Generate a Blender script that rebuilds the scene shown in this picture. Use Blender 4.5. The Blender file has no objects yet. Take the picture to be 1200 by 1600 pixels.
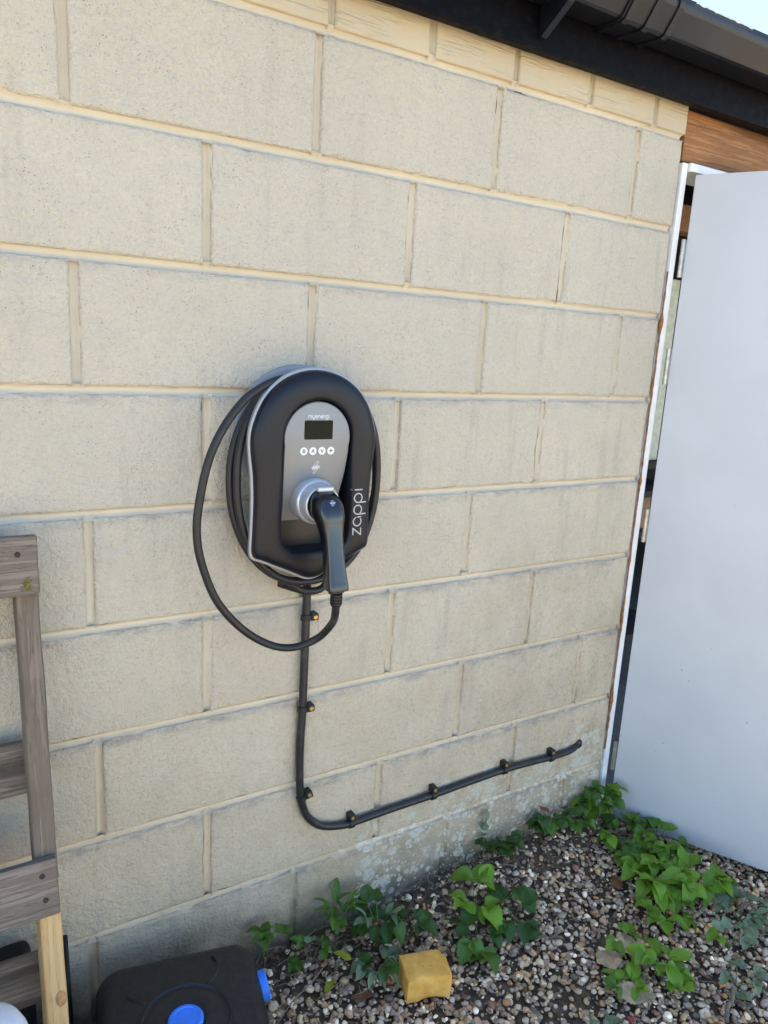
import bpy, bmesh, math, random
import numpy as np
from mathutils import Vector, Matrix, noise, Quaternion
from mathutils.bvhtree import BVHTree
random.seed(7); RNG = np.random.default_rng(7)
scene = bpy.context.scene
COL = scene.collection
R = math.radians
pi = math.pi

# ------------------------------------------------------------------ camera, sky, sun, exposure
cd = bpy.data.cameras.new('camera'); cam = bpy.data.objects.new('camera', cd); COL.objects.link(cam)
cam.location = (0.48683, -1.39182, 1.47992)
cam.rotation_euler = (1.35155344, -0.05490752, -0.54776444)
cd.sensor_fit = 'HORIZONTAL'; cd.sensor_width = 36.0; cd.lens = 36.0 * 1156.567 / 1200.0
cd.clip_start = 0.02; cd.clip_end = 600
scene.camera = cam

SUN_EL, SUN_AZ = R(62), R(-30)          # the sun stands behind the garage (+y), so this wall is in open shade
w = bpy.data.worlds.new('World'); scene.world = w; w.use_nodes = True
nt = w.node_tree; bg = nt.nodes['Background']
sky = nt.nodes.new('ShaderNodeTexSky'); sky.sky_type = 'NISHITA'; sky.sun_disc = False
sky.sun_elevation = SUN_EL; sky.sun_rotation = SUN_AZ; sky.altitude = 100; sky.air_density = 1.0; sky.dust_density = 0.15; sky.ozone_density = 1.5
nt.links.new(sky.outputs[0], bg.inputs[0]); bg.inputs[1].default_value = 0.115
sd = bpy.data.lights.new('sun', 'SUN'); sd.energy = 4.8; sd.angle = R(0.53); sd.color = (1.0, 0.92, 0.77)
sun = bpy.data.objects.new('sun', sd); COL.objects.link(sun)
dirv = Vector((math.sin(SUN_AZ) * math.cos(SUN_EL), math.cos(SUN_AZ) * math.cos(SUN_EL), math.sin(SUN_EL)))
sun.rotation_euler = dirv.to_track_quat('Z', 'Y').to_euler(); sun.location = dirv * 20
vs = scene.view_settings
scene.display_settings.display_device = 'sRGB'
vs.view_transform = 'Standard'; vs.look = 'None'; vs.gamma = 1.0; vs.use_curve_mapping = False; vs.exposure = 2.1

# ------------------------------------------------------------------ helpers
def obj(name, verts, faces, mat=None, parent=None, smooth=True, loc=None):
    me = bpy.data.meshes.new(name); me.from_pydata([tuple(v) for v in verts], [], [tuple(f) for f in faces])
    me.update()
    return link(name, me, mat, parent, smooth, loc)
def link(name, me, mat=None, parent=None, smooth=True, loc=None):
    if mat is not None and len(me.materials) == 0: me.materials.append(mat)
    if smooth is True: me.polygons.foreach_set('use_smooth', [True] * len(me.polygons))
    o = bpy.data.objects.new(name, me); COL.objects.link(o)
    if loc is not None: o.location = loc
    if parent is not None: o.parent = parent
    return o
def bm_obj(name, bm, mat=None, parent=None, smooth=False, loc=None):
    me = bpy.data.meshes.new(name); bm.to_mesh(me); bm.free()
    return link(name, me, mat, parent, smooth, loc)
def tag(o, label=None, cat=None, group=None, kind=None):
    if label: o['label'] = label
    if cat: o['category'] = cat
    if group: o['group'] = group
    if kind: o['kind'] = kind
    return o
def empty(name, loc=(0, 0, 0), label=None, cat=None, group=None, rz=0.0):
    o = bpy.data.objects.new(name, None); COL.objects.link(o); o.location = loc; o.rotation_euler = (0, 0, rz)
    o.empty_display_size = 0.02
    return tag(o, label, cat, group)
def bevel_all(bm, r, seg=2):
    bmesh.ops.bevel(bm, geom=list(bm.edges), offset=r, segments=seg, affect='EDGES', profile=0.6, clamp_overlap=True)
def box_bm(x0, x1, y0, y1, z0, z1, r=0.0, seg=2, bm=None):
    b = bmesh.new()
    vs_ = [b.verts.new(p) for p in ((x0,y0,z0),(x1,y0,z0),(x1,y1,z0),(x0,y1,z0),(x0,y0,z1),(x1,y0,z1),(x1,y1,z1),(x0,y1,z1))]
    for f in ((0,3,2,1),(4,5,6,7),(0,1,5,4),(1,2,6,5),(2,3,7,6),(3,0,4,7)): b.faces.new([vs_[i] for i in f])
    if r > 0: bevel_all(b, r, seg)
    if bm is None: return b
    me = bpy.data.meshes.new('tmp'); b.to_mesh(me); b.free(); bm.from_mesh(me); bpy.data.meshes.remove(me)
    return bm
def smooth_angle(o, ang=40):
    me = o.data
    me.polygons.foreach_set('use_smooth', [True] * len(me.polygons))
    try: me.set_sharp_from_angle(angle=R(ang))
    except Exception: pass
    return o
def catmull(pts, n=8, closed=False):
    P = [Vector(p) for p in pts]; out = []; N = len(P)
    rng = range(N) if closed else range(N - 1)
    for i in rng:
        a = P[(i-1) % N] if closed or i > 0 else P[0] * 2 - P[1]
        b = P[i]; c = P[(i+1) % N]
        d = P[(i+2) % N] if closed or i + 2 < N else P[-1] * 2 - P[-2]
        for k in range(n):
            t = k / n
            out.append(0.5 * ((2*b) + (c-a)*t + (2*a-5*b+4*c-d)*t*t + (3*b-a-3*c+d)*t**3))
    if not closed: out.append(P[-1].copy())
    return out
def frames(path, up=Vector((0, 1, 0))):
    T = []
    for i in range(len(path)):
        a = path[max(i-1, 0)]; b = path[min(i+1, len(path)-1)]
        T.append((b-a).normalized())
    n = up - T[0] * up.dot(T[0])
    if n.length < 1e-4: n = T[0].orthogonal()
    n.normalize(); out = []
    for i, t in enumerate(T):
        if i: 
            n = n - t * n.dot(t); n.normalize()
        out.append((t, n, t.cross(n)))
    return out
def tube(path, rad, seg=12, cap=True):
    """verts, faces of a tube; rad a number or list; path list of Vector"""
    fr = frames(path); V = []; F = []
    for i, (p, (t, n, b)) in enumerate(zip(path, fr)):
        r = rad[i] if isinstance(rad, (list, tuple)) else rad
        for k in range(seg):
            a = 2*pi*k/seg; V.append(p + n*(math.cos(a)*r) + b*(math.sin(a)*r))
    for i in range(len(path)-1):
        for k in range(seg):
            k2 = (k+1) % seg
            F.append((i*seg+k, i*seg+k2, (i+1)*seg+k2, (i+1)*seg+k))
    if cap:
        F.append(tuple(range(seg-1, -1, -1))); F.append(tuple(range((len(path)-1)*seg, len(path)*seg)))
    return V, F
def lathe(prof, seg=40, M=None):
    """prof list of (r, h); axis +z, moved by matrix M"""
    V = []; F = []
    for r, h in prof:
        for k in range(seg):
            a = 2*pi*k/seg; V.append(Vector((r*math.cos(a), r*math.sin(a), h)))
    for i in range(len(prof)-1):
        for k in range(seg):
            k2 = (k+1) % seg; F.append((i*seg+k, i*seg+k2, (i+1)*seg+k2, (i+1)*seg+k))
    if prof[-1][0] > 1e-5: F.append(tuple(range((len(prof)-1)*seg, len(prof)*seg)))
    if prof[0][0] > 1e-5: F.append(tuple(range(seg-1, -1, -1)))
    if M is not None: V = [M @ v for v in V]
    return V, F
def join_vf(parts):
    V = []; F = []
    for v, f in parts:
        o = len(V); V += list(v); F += [tuple(i+o for i in q) for q in f]
    return V, F
def nz(x, y, z, s=0.0): return noise.noise(Vector((x + s*13.7, y - s*7.1, z + s*3.3)))
def sstep(a, b, x):
    t = min(1, max(0, (x-a)/(b-a))); return t*t*(3-2*t)

# ------------------------------------------------------------------ materials
def new_mat(name):
    m = bpy.data.materials.new(name); m.use_nodes = True
    return m, m.node_tree.nodes, m.node_tree.links, m.node_tree.nodes['Principled BSDF']
def setp(b, col=None, rough=None, metal=None, spec=None, coat=None):
    if col is not None: b.inputs['Base Color'].default_value = (*col, 1)
    if rough is not None: b.inputs['Roughness'].default_value = rough
    if metal is not None: b.inputs['Metallic'].default_value = metal
    if spec is not None: b.inputs['Specular IOR Level'].default_value = spec
    if coat is not None: b.inputs['Coat Weight'].default_value = coat
class NG:
    def __init__(s, N, L): s.N, s.L = N, L
    def _in(s, sock, v):
        if isinstance(v, bpy.types.NodeSocket): s.L.new(v, sock)
        elif isinstance(v, (tuple, list)) and len(v) == 3 and sock.type == 'RGBA': sock.default_value = (*v, 1)
        else: sock.default_value = v
    def math(s, op, a, b=0.0, clamp=False):
        n = s.N.new('ShaderNodeMath'); n.operation = op; n.use_clamp = clamp
        s._in(n.inputs[0], a); s._in(n.inputs[1], b); return n.outputs[0]
    def mix(s, fac, a, b, mode='MIX'):
        n = s.N.new('ShaderNodeMix'); n.data_type = 'RGBA'; n.blend_type = mode
        s._in(n.inputs['Factor'], fac); s._in(n.inputs[6], a); s._in(n.inputs[7], b); return n.outputs[2]
    def noise(s, vec, scale, detail=3, rough=0.5, dist=0.0):
        n = s.N.new('ShaderNodeTexNoise'); s._in(n.inputs['Vector'], vec); n.inputs['Scale'].default_value = scale
        n.inputs['Detail'].default_value = detail; n.inputs['Roughness'].default_value = rough; n.inputs['Distortion'].default_value = dist
        return n.outputs[0]
    def vor(s, vec, scale, feature='F1', rnd=1.0, out=0):
        n = s.N.new('ShaderNodeTexVoronoi'); n.feature = feature; s._in(n.inputs['Vector'], vec); n.inputs['Scale'].default_value = scale
        n.inputs['Randomness'].default_value = rnd; return n.outputs[out]
    def ramp(s, fac, lo, hi, a=0.0, b=1.0):
        n = s.N.new('ShaderNodeMapRange'); n.interpolation_type = 'SMOOTHSTEP'; s._in(n.inputs[0], fac)
        n.inputs[1].default_value = lo; n.inputs[2].default_value = hi; n.inputs[3].default_value = a; n.inputs[4].default_value = b
        return n.outputs[0]
    def pos(s, scale=(1, 1, 1), obj=False):
        if obj:
            n = s.N.new('ShaderNodeTexCoord'); v = n.outputs['Object']
        else:
            n = s.N.new('ShaderNodeNewGeometry'); v = n.outputs['Position']
        if scale == (1, 1, 1): return v
        m = s.N.new('ShaderNodeMapping'); m.inputs['Scale'].default_value = scale; s.L.new(v, m.inputs['Vector']); return m.outputs[0]
    def sep(s, v):
        n = s.N.new('ShaderNodeSeparateXYZ'); s.L.new(v, n.inputs[0]); return n.outputs
    def bump(s, h, strength, dist, prev=None):
        n = s.N.new('ShaderNodeBump'); n.inputs['Strength'].default_value = strength; n.inputs['Distance'].default_value = dist
        s.L.new(h, n.inputs['Height'])
        if prev is not None: s.L.new(prev, n.inputs['Normal'])
        return n.outputs[0]

def plain(name, col, rough=0.5, metal=0.0, spec=0.5, var=0.12, scale=40, bump=0.0, bscale=300, obj=True, coat=0.0, dust=0.0, rvar=0.07):
    m, N, L, b = new_mat(name); g = NG(N, L); setp(b, col, rough, metal, spec, coat)
    p = g.pos(obj=obj); n = g.noise(p, scale, 4, 0.6)
    dark = tuple(c*(1-var) for c in col); light = tuple(min(1, c*(1+var)) for c in col)
    c = g.mix(g.ramp(n, 0.3, 0.7), dark, light)
    if dust > 0:
        d = g.ramp(g.noise(p, scale*2.3, 5, 0.7), 0.5, 0.8, 0, dust)
        c = g.mix(d, c, (0.30, 0.27, 0.22))
    L.new(c, b.inputs['Base Color'])
    L.new(g.ramp(g.noise(p, scale*1.7, 3), 0.3, 0.7, max(0.02, rough-rvar), min(1, rough+rvar)), b.inputs['Roughness'])
    if bump > 0: L.new(g.bump(g.noise(p, bscale, 3), bump, 0.001), b.inputs['Normal'])
    return m

def wall_material(name, base, kind):
    """masonry paint over concrete block: rough texture, grime by place on the wall, lichen near the foot"""
    m, N, L, b = new_mat(name); g = NG(N, L); setp(b, base, 0.85, 0, 0.25)
    P = g.pos(); x, y, z = g.sep(P)
    oi = N.new('ShaderNodeObjectInfo')
    c = g.mix(g.ramp(g.noise(P, 3.0, 3), 0.3, 0.7), tuple(v*0.93 for v in base), tuple(v*1.05 for v in base))
    if kind != 'mortar':
        c = g.mix(g.math('MULTIPLY', oi.outputs['Random'], 0.30), c, (base[0]*0.80, base[1]*0.80, base[2]*0.84))
    # mottled paint; upper blocks tinted greyer, standing in for cooler light there
    mot = g.ramp(g.noise(P, 14, 5, 0.65), 0.42, 0.72, 0, 0.24)
    c = g.mix(mot, c, (0.50, 0.47, 0.40))
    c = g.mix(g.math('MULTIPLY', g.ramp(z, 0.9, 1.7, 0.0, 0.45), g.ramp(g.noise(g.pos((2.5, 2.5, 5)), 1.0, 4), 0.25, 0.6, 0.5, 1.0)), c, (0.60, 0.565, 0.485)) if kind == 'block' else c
    c = g.mix(g.math('MULTIPLY', g.ramp(z, 1.1, 0.2, 0, 0.58), g.ramp(g.noise(P, 5, 4), 0.25, 0.65, 0.5, 1.0)), c, (0.72, 0.55, 0.34))  # warmer towards the foot: ground bounce painted into the colour
    stk = g.math('MULTIPLY', g.ramp(g.noise(g.pos((26, 26, 2.2)), 1.0, 4, 0.6), 0.50, 0.70), g.ramp(g.noise(P, 2.2, 3), 0.40, 0.62, 0, 0.32))
    if kind == 'block': c = g.mix(stk, c, (0.40, 0.375, 0.325))
    # weathering that grows towards the foot and towards the door
    low = g.ramp(z, 1.25, 0.15, 0, 1)
    rgt = g.ramp(x, 1.25, 2.1, 0, 1)
    wz = g.math('ADD', g.math('MULTIPLY', low, 0.34), g.math('MULTIPLY', g.math('MULTIPLY', rgt, g.ramp(z, 1.5, 0.6, 0, 1)), 0.45))
    grime_n = g.noise(g.pos((9, 9, 6)), 1.0, 6, 0.72)
    gr = g.math('MULTIPLY', g.ramp(grime_n, 0.36, 0.72), wz, True)
    c = g.mix(g.math('MULTIPLY', gr, 0.75), c, (0.37, 0.30, 0.20))
    fine = g.math('MULTIPLY', g.ramp(g.noise(P, 75, 4, 0.7), 0.50, 0.70), g.math('ADD', g.math('MULTIPLY', wz, 0.50), 0.08), True)
    c = g.mix(fine, c, (0.25, 0.205, 0.145))
    # paint is thin and dirty in the pores of the block
    if kind == 'block':
        pore = g.ramp(g.noise(P, 135, 5, 0.75), 0.36, 0.52, 0.20, 0.0)
        c = g.mix(g.math('MULTIPLY', pore, g.ramp(g.noise(P, 6, 3), 0.3, 0.65, 0.35, 1.0)), c, (0.30, 0.255, 0.19))
        c = g.mix(g.ramp(g.noise(P, 160, 4, 0.7), 0.58, 0.72, 0, 0.35), c, (0.76, 0.69, 0.56))
    # pin holes in the block face
    pit = g.math('MULTIPLY', g.ramp(g.vor(P, 170), 0.17, 0.10), g.ramp(g.noise(P, 20, 3), 0.50, 0.62))
    if kind == 'block': c = g.mix(g.math('MULTIPLY', pit, 0.65), c, (0.13, 0.11, 0.085))
    # dirt that gathers on the top arris of each course (courses are 225 mm)
    fr = g.math('FRACT', g.math('DIVIDE', g.math('SUBTRACT', 2.0485, z), 0.225))
    led = g.math('MULTIPLY', g.ramp(fr, 0.012, 0.03), g.ramp(fr, 0.13, 0.035))
    if kind == 'mortar': led = g.ramp(g.math('ABSOLUTE', g.math('SUBTRACT', fr, 0.03)), 0.03, 0.0)
    ledn = g.math('MULTIPLY', led, g.ramp(g.noise(g.pos((14, 14, 30)), 1.0, 5, 0.7), 0.40, 0.66))
    c = g.mix(g.math('MULTIPLY', ledn, g.ramp(z, 1.9, 0.7, 0.18, 0.66)), c, (0.26, 0.25, 0.225))
    # rising damp staining at the foot
    ft = g.math('ADD', z, g.math('MULTIPLY', g.math('SUBTRACT', g.noise(P, 9, 5, 0.65), 0.5), 0.22))
    c = g.mix(g.ramp(ft, 0.30, 0.10, 0, 0.50), c, (0.27, 0.22, 0.145))
    c = g.mix(g.ramp(ft, 0.165, 0.05, 0, 0.85), c, (0.105, 0.09, 0.065))
    grn = g.math('MULTIPLY', g.ramp(ft, 0.28, 0.10), g.ramp(g.noise(P, 7, 3), 0.48, 0.66, 0, 0.4))
    c = g.mix(grn, c, (0.12, 0.13, 0.06))
    # lichen: pale rosettes in three sizes, thickest low down and to the right
    place = g.math('MULTIPLY', g.ramp(z, 0.50, 0.20), g.ramp(x, 1.1, 2.0, 0.15, 1.0))
    wob = g.noise(P, 110, 4, 0.7)
    for sc, lo, hi, thr in ((21, 0.26, 0.20, 0.46), (40, 0.25, 0.18, 0.45), (85, 0.20, 0.14, 0.45)):
        vd = g.math('ADD', g.vor(P, sc), g.math('MULTIPLY', g.math('SUBTRACT', wob, 0.5), 0.28))
        rndc = N.new('ShaderNodeTexVoronoi'); rndc.inputs['Scale'].default_value = sc; L.new(P, rndc.inputs['Vector'])
        rr = g.sep(rndc.outputs['Color'])[0]
        vd2 = g.math('SUBTRACT', vd, g.math('MULTIPLY', rr, 0.20))
        dens = g.math('ADD', g.noise(g.pos((1, 1, 1)), 6.0, 3), g.math('MULTIPLY', place, 0.36))
        on = g.ramp(g.math('MULTIPLY', dens, g.ramp(place, 0.02, 0.25)), thr+0.09, thr+0.21)
        f = g.math('MULTIPLY', g.ramp(vd2, lo, hi), g.math('MULTIPLY', on, g.ramp(g.noise(P, 85, 5, 0.7), 0.36, 0.55, 0.25, 0.95)))
        c = g.mix(f, c, g.mix(g.noise(P, 160, 3), (0.55, 0.52, 0.42), (0.80, 0.76, 0.64)))
    L.new(c, b.inputs['Base Color'])
    if kind == 'mortar':
        h = g.math('ADD', g.math('MULTIPLY', g.noise(P, 130, 3), 0.35), g.math('MULTIPLY', g.noise(P, 40, 3), 0.5))
        L.new(g.bump(h, 0.35, 0.002), b.inputs['Normal'])
    elif kind == 'brick':
        wv = g.noise(g.pos((5.5, 5.5, 62)), 1.0, 3, 0.5, 0.25)
        ridge = g.math('MULTIPLY', g.math('SUBTRACT', 1.0, g.math('MULTIPLY', g.math('ABSOLUTE', g.math('SUBTRACT', wv, 0.5)), 14.0), True), g.ramp(g.noise(g.pos((9, 9, 30)), 1.0, 2), 0.40, 0.60))
        h = g.math('ADD', ridge, g.math('MULTIPLY', g.noise(P, 260, 3), 0.3))
        L.new(g.bump(h, 0.6, 0.0026), b.inputs['Normal'])
    else:
        h1 = g.noise(P, 125, 4, 0.72)
        h2 = g.noise(g.pos((60, 60, 34)), 1.0, 5, 0.7)
        h3 = g.noise(P, 26, 4, 0.6)
        h = g.math('ADD', g.math('ADD', g.math('MULTIPLY', h1, 0.9), g.math('MULTIPLY', h2, 0.7)), g.math('MULTIPLY', h3, 0.9))
        h = g.math('SUBTRACT', h, g.math('MULTIPLY', pit, 0.9))
        L.new(g.bump(h, 1.0, 0.0095), b.inputs['Normal'])
    return m

def wood_material(name, a, bcol, dark, axis=0, rough=0.8, ring=1.0):
    """grain runs along the object's own axis (0 x, 2 z)"""
    m, N, L, b = new_mat(name); g = NG(N, L); setp(b, a, rough, 0, 0.25)
    sc = [150, 150, 150]; sc[axis] = 5.0
    oi = N.new('ShaderNodeObjectInfo')
    tc = N.new('ShaderNodeTexCoord'); ad = N.new('ShaderNodeVectorMath'); ad.operation = 'ADD'
    L.new(tc.outputs['Object'], ad.inputs[0]); L.new(oi.outputs['Random'], ad.inputs[1])
    mp = N.new('ShaderNodeMapping'); mp.inputs['Scale'].default_value = sc; L.new(ad.outputs[0], mp.inputs[0])
    n1 = g.noise(mp.outputs[0], 1.0, 6, 0.65, 0.25)
    sc2 = [28, 28, 28]; sc2[axis] = 1.2
    mp2 = N.new('ShaderNodeMapping'); mp2.inputs['Scale'].default_value = sc2; L.new(ad.outputs[0], mp2.inputs[0])
    n2 = g.noise(mp2.outputs[0], 1.0, 3, 0.5, 0.9)
    c = g.mix(g.ramp(n1, 0.3, 0.7), a, bcol)
    c = g.mix(g.ramp(n2, 0.52, 0.62, 0, 0.55*ring), c, dark)
    crack = g.ramp(g.math('ABSOLUTE', g.math('SUBTRACT', n1, 0.5)), 0.012, 0.0, 0, 0.6)
    c = g.mix(crack, c, dark)
    blot = g.ramp(g.noise(ad.outputs[0], 9, 4, 0.6), 0.5, 0.75, 0, 0.4)
    c = g.mix(blot, c, tuple(v*0.6 for v in a))
    L.new(c, b.inputs['Base Color'])
    L.new(g.bump(g.math('SUBTRACT', n1, g.math('MULTIPLY', crack, 0.8)), 0.6, 0.002), b.inputs['Normal'])
    return m

def leaf_material(name, col, vein, under=None):
    m, N, L, b = new_mat(name); g = NG(N, L); setp(b, col, 0.45, 0, 0.4)
    oi = N.new('ShaderNodeObjectInfo')
    P = g.pos(obj=True)
    c = g.mix(oi.outputs['Random'], tuple(v*0.72 for v in col), tuple(v*1.25 for v in col))
    x, y, z = g.sep(P)
    # side veins run forward from the midrib of each leaflet (local y is the midrib)
    ph = g.math('ADD', g.math('MULTIPLY', g.math('ABSOLUTE', x), -1.1), y)
    vn = g.math('ABSOLUTE', g.math('SINE', g.math('MULTIPLY', ph, 620.0)))
    v1 = g.ramp(vn, 0.22, 0.0, 0, 0.45); v2 = g.ramp(g.math('ABSOLUTE', x), 0.0011, 0.0003, 0, 0.6)
    c = g.mix(g.math('MAXIMUM', v1, v2), c, vein)
    c = g.mix(g.ramp(g.noise(P, 130, 4, 0.6), 0.55, 0.75, 0, 0.35), c, tuple(v*0.6 for v in col))
    L.new(c, b.inputs['Base Color'])
    L.new(g.bump(g.math('ADD', vn, g.noise(P, 200, 2)), 0.35, 0.0012), b.inputs['Normal'])
    tr = N.new('ShaderNodeBsdfTranslucent'); L.new(g.mix(0.35, c, (0.16, 0.24, 0.02)), tr.inputs[0])
    mx = N.new('ShaderNodeMixShader'); mx.inputs[0].default_value = 0.28
    L.new(b.outputs[0], mx.inputs[1]); L.new(tr.outputs[0], mx.inputs[2]); L.new(mx.outputs[0], N['Material Output'].inputs[0])
    return m

CREAM = (0.69, 0.617, 0.483)
M = {}
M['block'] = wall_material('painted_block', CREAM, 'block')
M['brick'] = wall_material('painted_brick', (0.52, 0.44, 0.305), 'brick')
M['mortar'] = wall_material('painted_mortar', (0.595, 0.535, 0.425), 'mortar')
M['gutter'] = plain('black_gutter_plastic', (0.007, 0.0085, 0.013), 0.32, spec=0.35, rvar=0.02, dust=0.02, scale=14)
M['fascia'] = plain('black_painted_board', (0.003, 0.0032, 0.005), 0.5, spec=0.06, scale=25, dust=0.03, bump=0.2, bscale=120)
M['roof'] = plain('dark_roof_felt', (0.03, 0.03, 0.032), 0.9, bump=0.7, bscale=220)
M['lead'] = plain('pale_metal_flashing', (0.55, 0.56, 0.58), 0.35, metal=0.6)
M['beam'] = wood_material('brown_stained_timber', (0.22, 0.095, 0.035), (0.38, 0.175, 0.065), (0.06, 0.026, 0.011), 0, 0.6)
M['rubber'] = plain('black_cable_rubber', (0.016, 0.016, 0.018), 0.42, spec=0.4, scale=30, dust=0.05)
M['conduit'] = plain('black_cable_sheath', (0.018, 0.018, 0.020), 0.38, spec=0.45, scale=18, dust=0.16)
M['cover'] = plain('charcoal_matt_plastic', (0.006, 0.0075, 0.0125), 0.36, spec=0.32, var=0.05, scale=200, rvar=0.02, bump=0.10, bscale=900)
M['recess'] = plain('black_gloss_plastic', (0.008, 0.008, 0.010), 0.34, var=0.05, rvar=0.01)
M['panel'] = plain('grey_satin_plastic', (0.215, 0.225, 0.235), 0.38, metal=0.25, var=0.03, scale=300)
M['trim'] = plain('pale_grey_trim', (0.36, 0.37, 0.38), 0.4, metal=0.2, var=0.03)
M['backbox'] = plain('grey_back_box', (0.25, 0.26, 0.28), 0.5, var=0.05)
M['silver'] = plain('silver_plastic', (0.52, 0.54, 0.57), 0.24, metal=0.45, var=0.0, rvar=0.01)
M['screen'] = plain('dark_display', (0.008, 0.011, 0.006), 0.3, spec=0.12, var=0.1)
M['screen_bar'] = plain('display_border', (0.004, 0.004, 0.004), 0.3, spec=0.15, var=0.1)
M['white_print'] = plain('white_print', (0.78, 0.79, 0.80), 0.5, var=0.02)
M['grey_print'] = plain('grey_print', (0.42, 0.43, 0.44), 0.4, var=0.02)
M['button'] = plain('white_button', (0.76, 0.77, 0.78), 0.45, var=0.03)
M['dark_print'] = plain('dark_print', (0.10, 0.105, 0.11), 0.5, var=0.02)
M['handle'] = plain('black_handle_plastic', (0.006, 0.007, 0.010), 0.22, spec=0.8, var=0.05, rvar=0.015)
M['brass'] = plain('brass_screw', (0.62, 0.42, 0.12), 0.35, metal=0.9)
M['door'] = None
M['frame'] = plain('white_frame_paint', (0.72, 0.73, 0.73), 0.5, var=0.06, scale=20, dust=0.10, bump=0.2)
M['foam'] = plain('orange_brown_foam', (0.25, 0.105, 0.03), 0.8, var=0.35, scale=120, bump=0.8, bscale=300)
M['steel'] = plain('dull_hinge_steel', (0.42, 0.41, 0.39), 0.38, metal=0.85, var=0.2, scale=80)
M['dark'] = plain('dark_interior', (0.035, 0.033, 0.03), 0.9)
M['interior'] = plain('interior_block', (0.22, 0.20, 0.17), 0.9)
M['palegreen'] = plain('pale_green_paint', (0.50, 0.53, 0.42), 0.5, var=0.15)
M['cardboard'] = plain('brown_cardboard', (0.30, 0.17, 0.10), 0.8)
M['graywood'] = wood_material('weathered_grey_wood', (0.145, 0.112, 0.086), (0.27, 0.215, 0.168), (0.035, 0.033, 0.025), 0, 0.9)
M['graypost'] = wood_material('weathered_post_wood', (0.145, 0.112, 0.082), (0.25, 0.195, 0.145), (0.035, 0.044, 0.032), 2, 0.9, 0.6)
M['newwood'] = wood_material('fresh_yellow_wood', (0.58, 0.36, 0.15), (0.66, 0.44, 0.21), (0.36, 0.19, 0.07), 2, 0.7, 0.7)
M['nail'] = plain('rusty_nail', (0.05, 0.035, 0.028), 0.7, metal=0.4)
M['moss'] = plain('yellow_moss', (0.20, 0.17, 0.02), 0.95, var=0.4, scale=300)
M['can'] = plain('black_can_plastic', (0.015, 0.0145, 0.0155), 0.44, spec=0.4, var=0.2, scale=60, bump=0.35, bscale=420, dust=0.07)
M['blue'] = plain('blue_cap_plastic', (0.03, 0.21, 0.80), 0.42, var=0.06, scale=60, dust=0.05)
M['whitepl'] = plain('white_plastic', (0.74, 0.76, 0.78), 0.4, var=0.04, dust=0.12, scale=35)
M['blackpl'] = plain('black_tub_plastic', (0.008, 0.008, 0.009), 0.55, spec=0.25)
M['ochre'] = None
M['leaf_bright'] = leaf_material('leaf_bright', (0.155, 0.29, 0.020), (0.24, 0.39, 0.06))
M['leaf_mid'] = leaf_material('leaf_mid', (0.085, 0.185, 0.022), (0.14, 0.25, 0.05))
M['leaf_dark'] = leaf_material('leaf_dark', (0.045, 0.105, 0.018), (0.08, 0.15, 0.04))
M['leaf_grey'] = leaf_material('leaf_grey', (0.19, 0.255, 0.135), (0.28, 0.34, 0.21))
M['leaf_yellow'] = leaf_material('leaf_yellow', (0.30, 0.30, 0.02), (0.36, 0.36, 0.06))
M['leaf_dry'] = plain('dry_leaf', (0.46, 0.33, 0.19), 0.85, var=0.25, scale=60, bump=0.5)
M['leaf_rust'] = plain('rust_leaf', (0.20, 0.075, 0.03), 0.8, var=0.3, scale=60, bump=0.5)
M['leaf_pink'] = plain('red_leaf', (0.38, 0.03, 0.035), 0.6, var=0.2)
M['stem'] = plain('green_stem', (0.12, 0.15, 0.055), 0.6, var=0.25, scale=50)
M['drystem'] = plain('dry_stem', (0.20, 0.15, 0.10), 0.85, var=0.3, scale=50)
def door_mat():
    m, N, L, b = new_mat('white_door_paint'); g = NG(N, L); setp(b, (0.56, 0.565, 0.57), 0.42, 0, 0.35)
    P = g.pos(); x, y, z = g.sep(P)
    c = g.mix(g.ramp(g.noise(P, 4, 4), 0.35, 0.7), (0.54, 0.55, 0.565), (0.58, 0.592, 0.605))
    sp = g.math('MULTIPLY', g.ramp(g.vor(P, 26), 0.10, 0.05), g.ramp(g.noise(P, 8, 3), 0.54, 0.64))
    c = g.mix(g.math('MULTIPLY', sp, 0.6), c, (0.24, 0.22, 0.19))
    sp2 = g.math('MULTIPLY', g.ramp(g.vor(P, 90), 0.13, 0.07), g.ramp(g.noise(P, 15, 3), 0.56, 0.66))
    c = g.mix(g.math('MULTIPLY', sp2, 0.4), c, (0.3, 0.28, 0.25))
    c = g.mix(g.ramp(g.math('ADD', z, g.math('MULTIPLY', g.noise(P, 22, 4), 0.16)), 0.22, 0.06, 0, 0.35), c, (0.40, 0.40, 0.37))
    L.new(c, b.inputs['Base Color'])
    h = g.math('ADD', g.noise(g.pos((5, 5, 1.5)), 1, 3), g.math('MULTIPLY', g.noise(P, 260, 2), 0.12))
    L.new(g.bump(h, 0.18, 0.004), b.inputs['Normal'])
    return m
M['door'] = door_mat()
def ochre_mat():
    m, N, L, b = new_mat('ochre_block'); g = NG(N, L); setp(b, (0.50, 0.25, 0.045), 0.75, 0, 0.3)
    P = g.pos(obj=True)
    c = g.mix(g.ramp(g.noise(P, 30, 5, 0.6), 0.3, 0.7), (0.70, 0.34, 0.055), (0.86, 0.47, 0.11))
    c = g.mix(g.ramp(g.noise(P, 95, 4, 0.7), 0.60, 0.72, 0, 0.75), c, (0.10, 0.06, 0.03))
    L.new(c, b.inputs['Base Color']); L.new(g.bump(g.noise(P, 160, 4), 0.5, 0.0015), b.inputs['Normal'])
    return m
M['ochre'] = ochre_mat()

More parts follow.
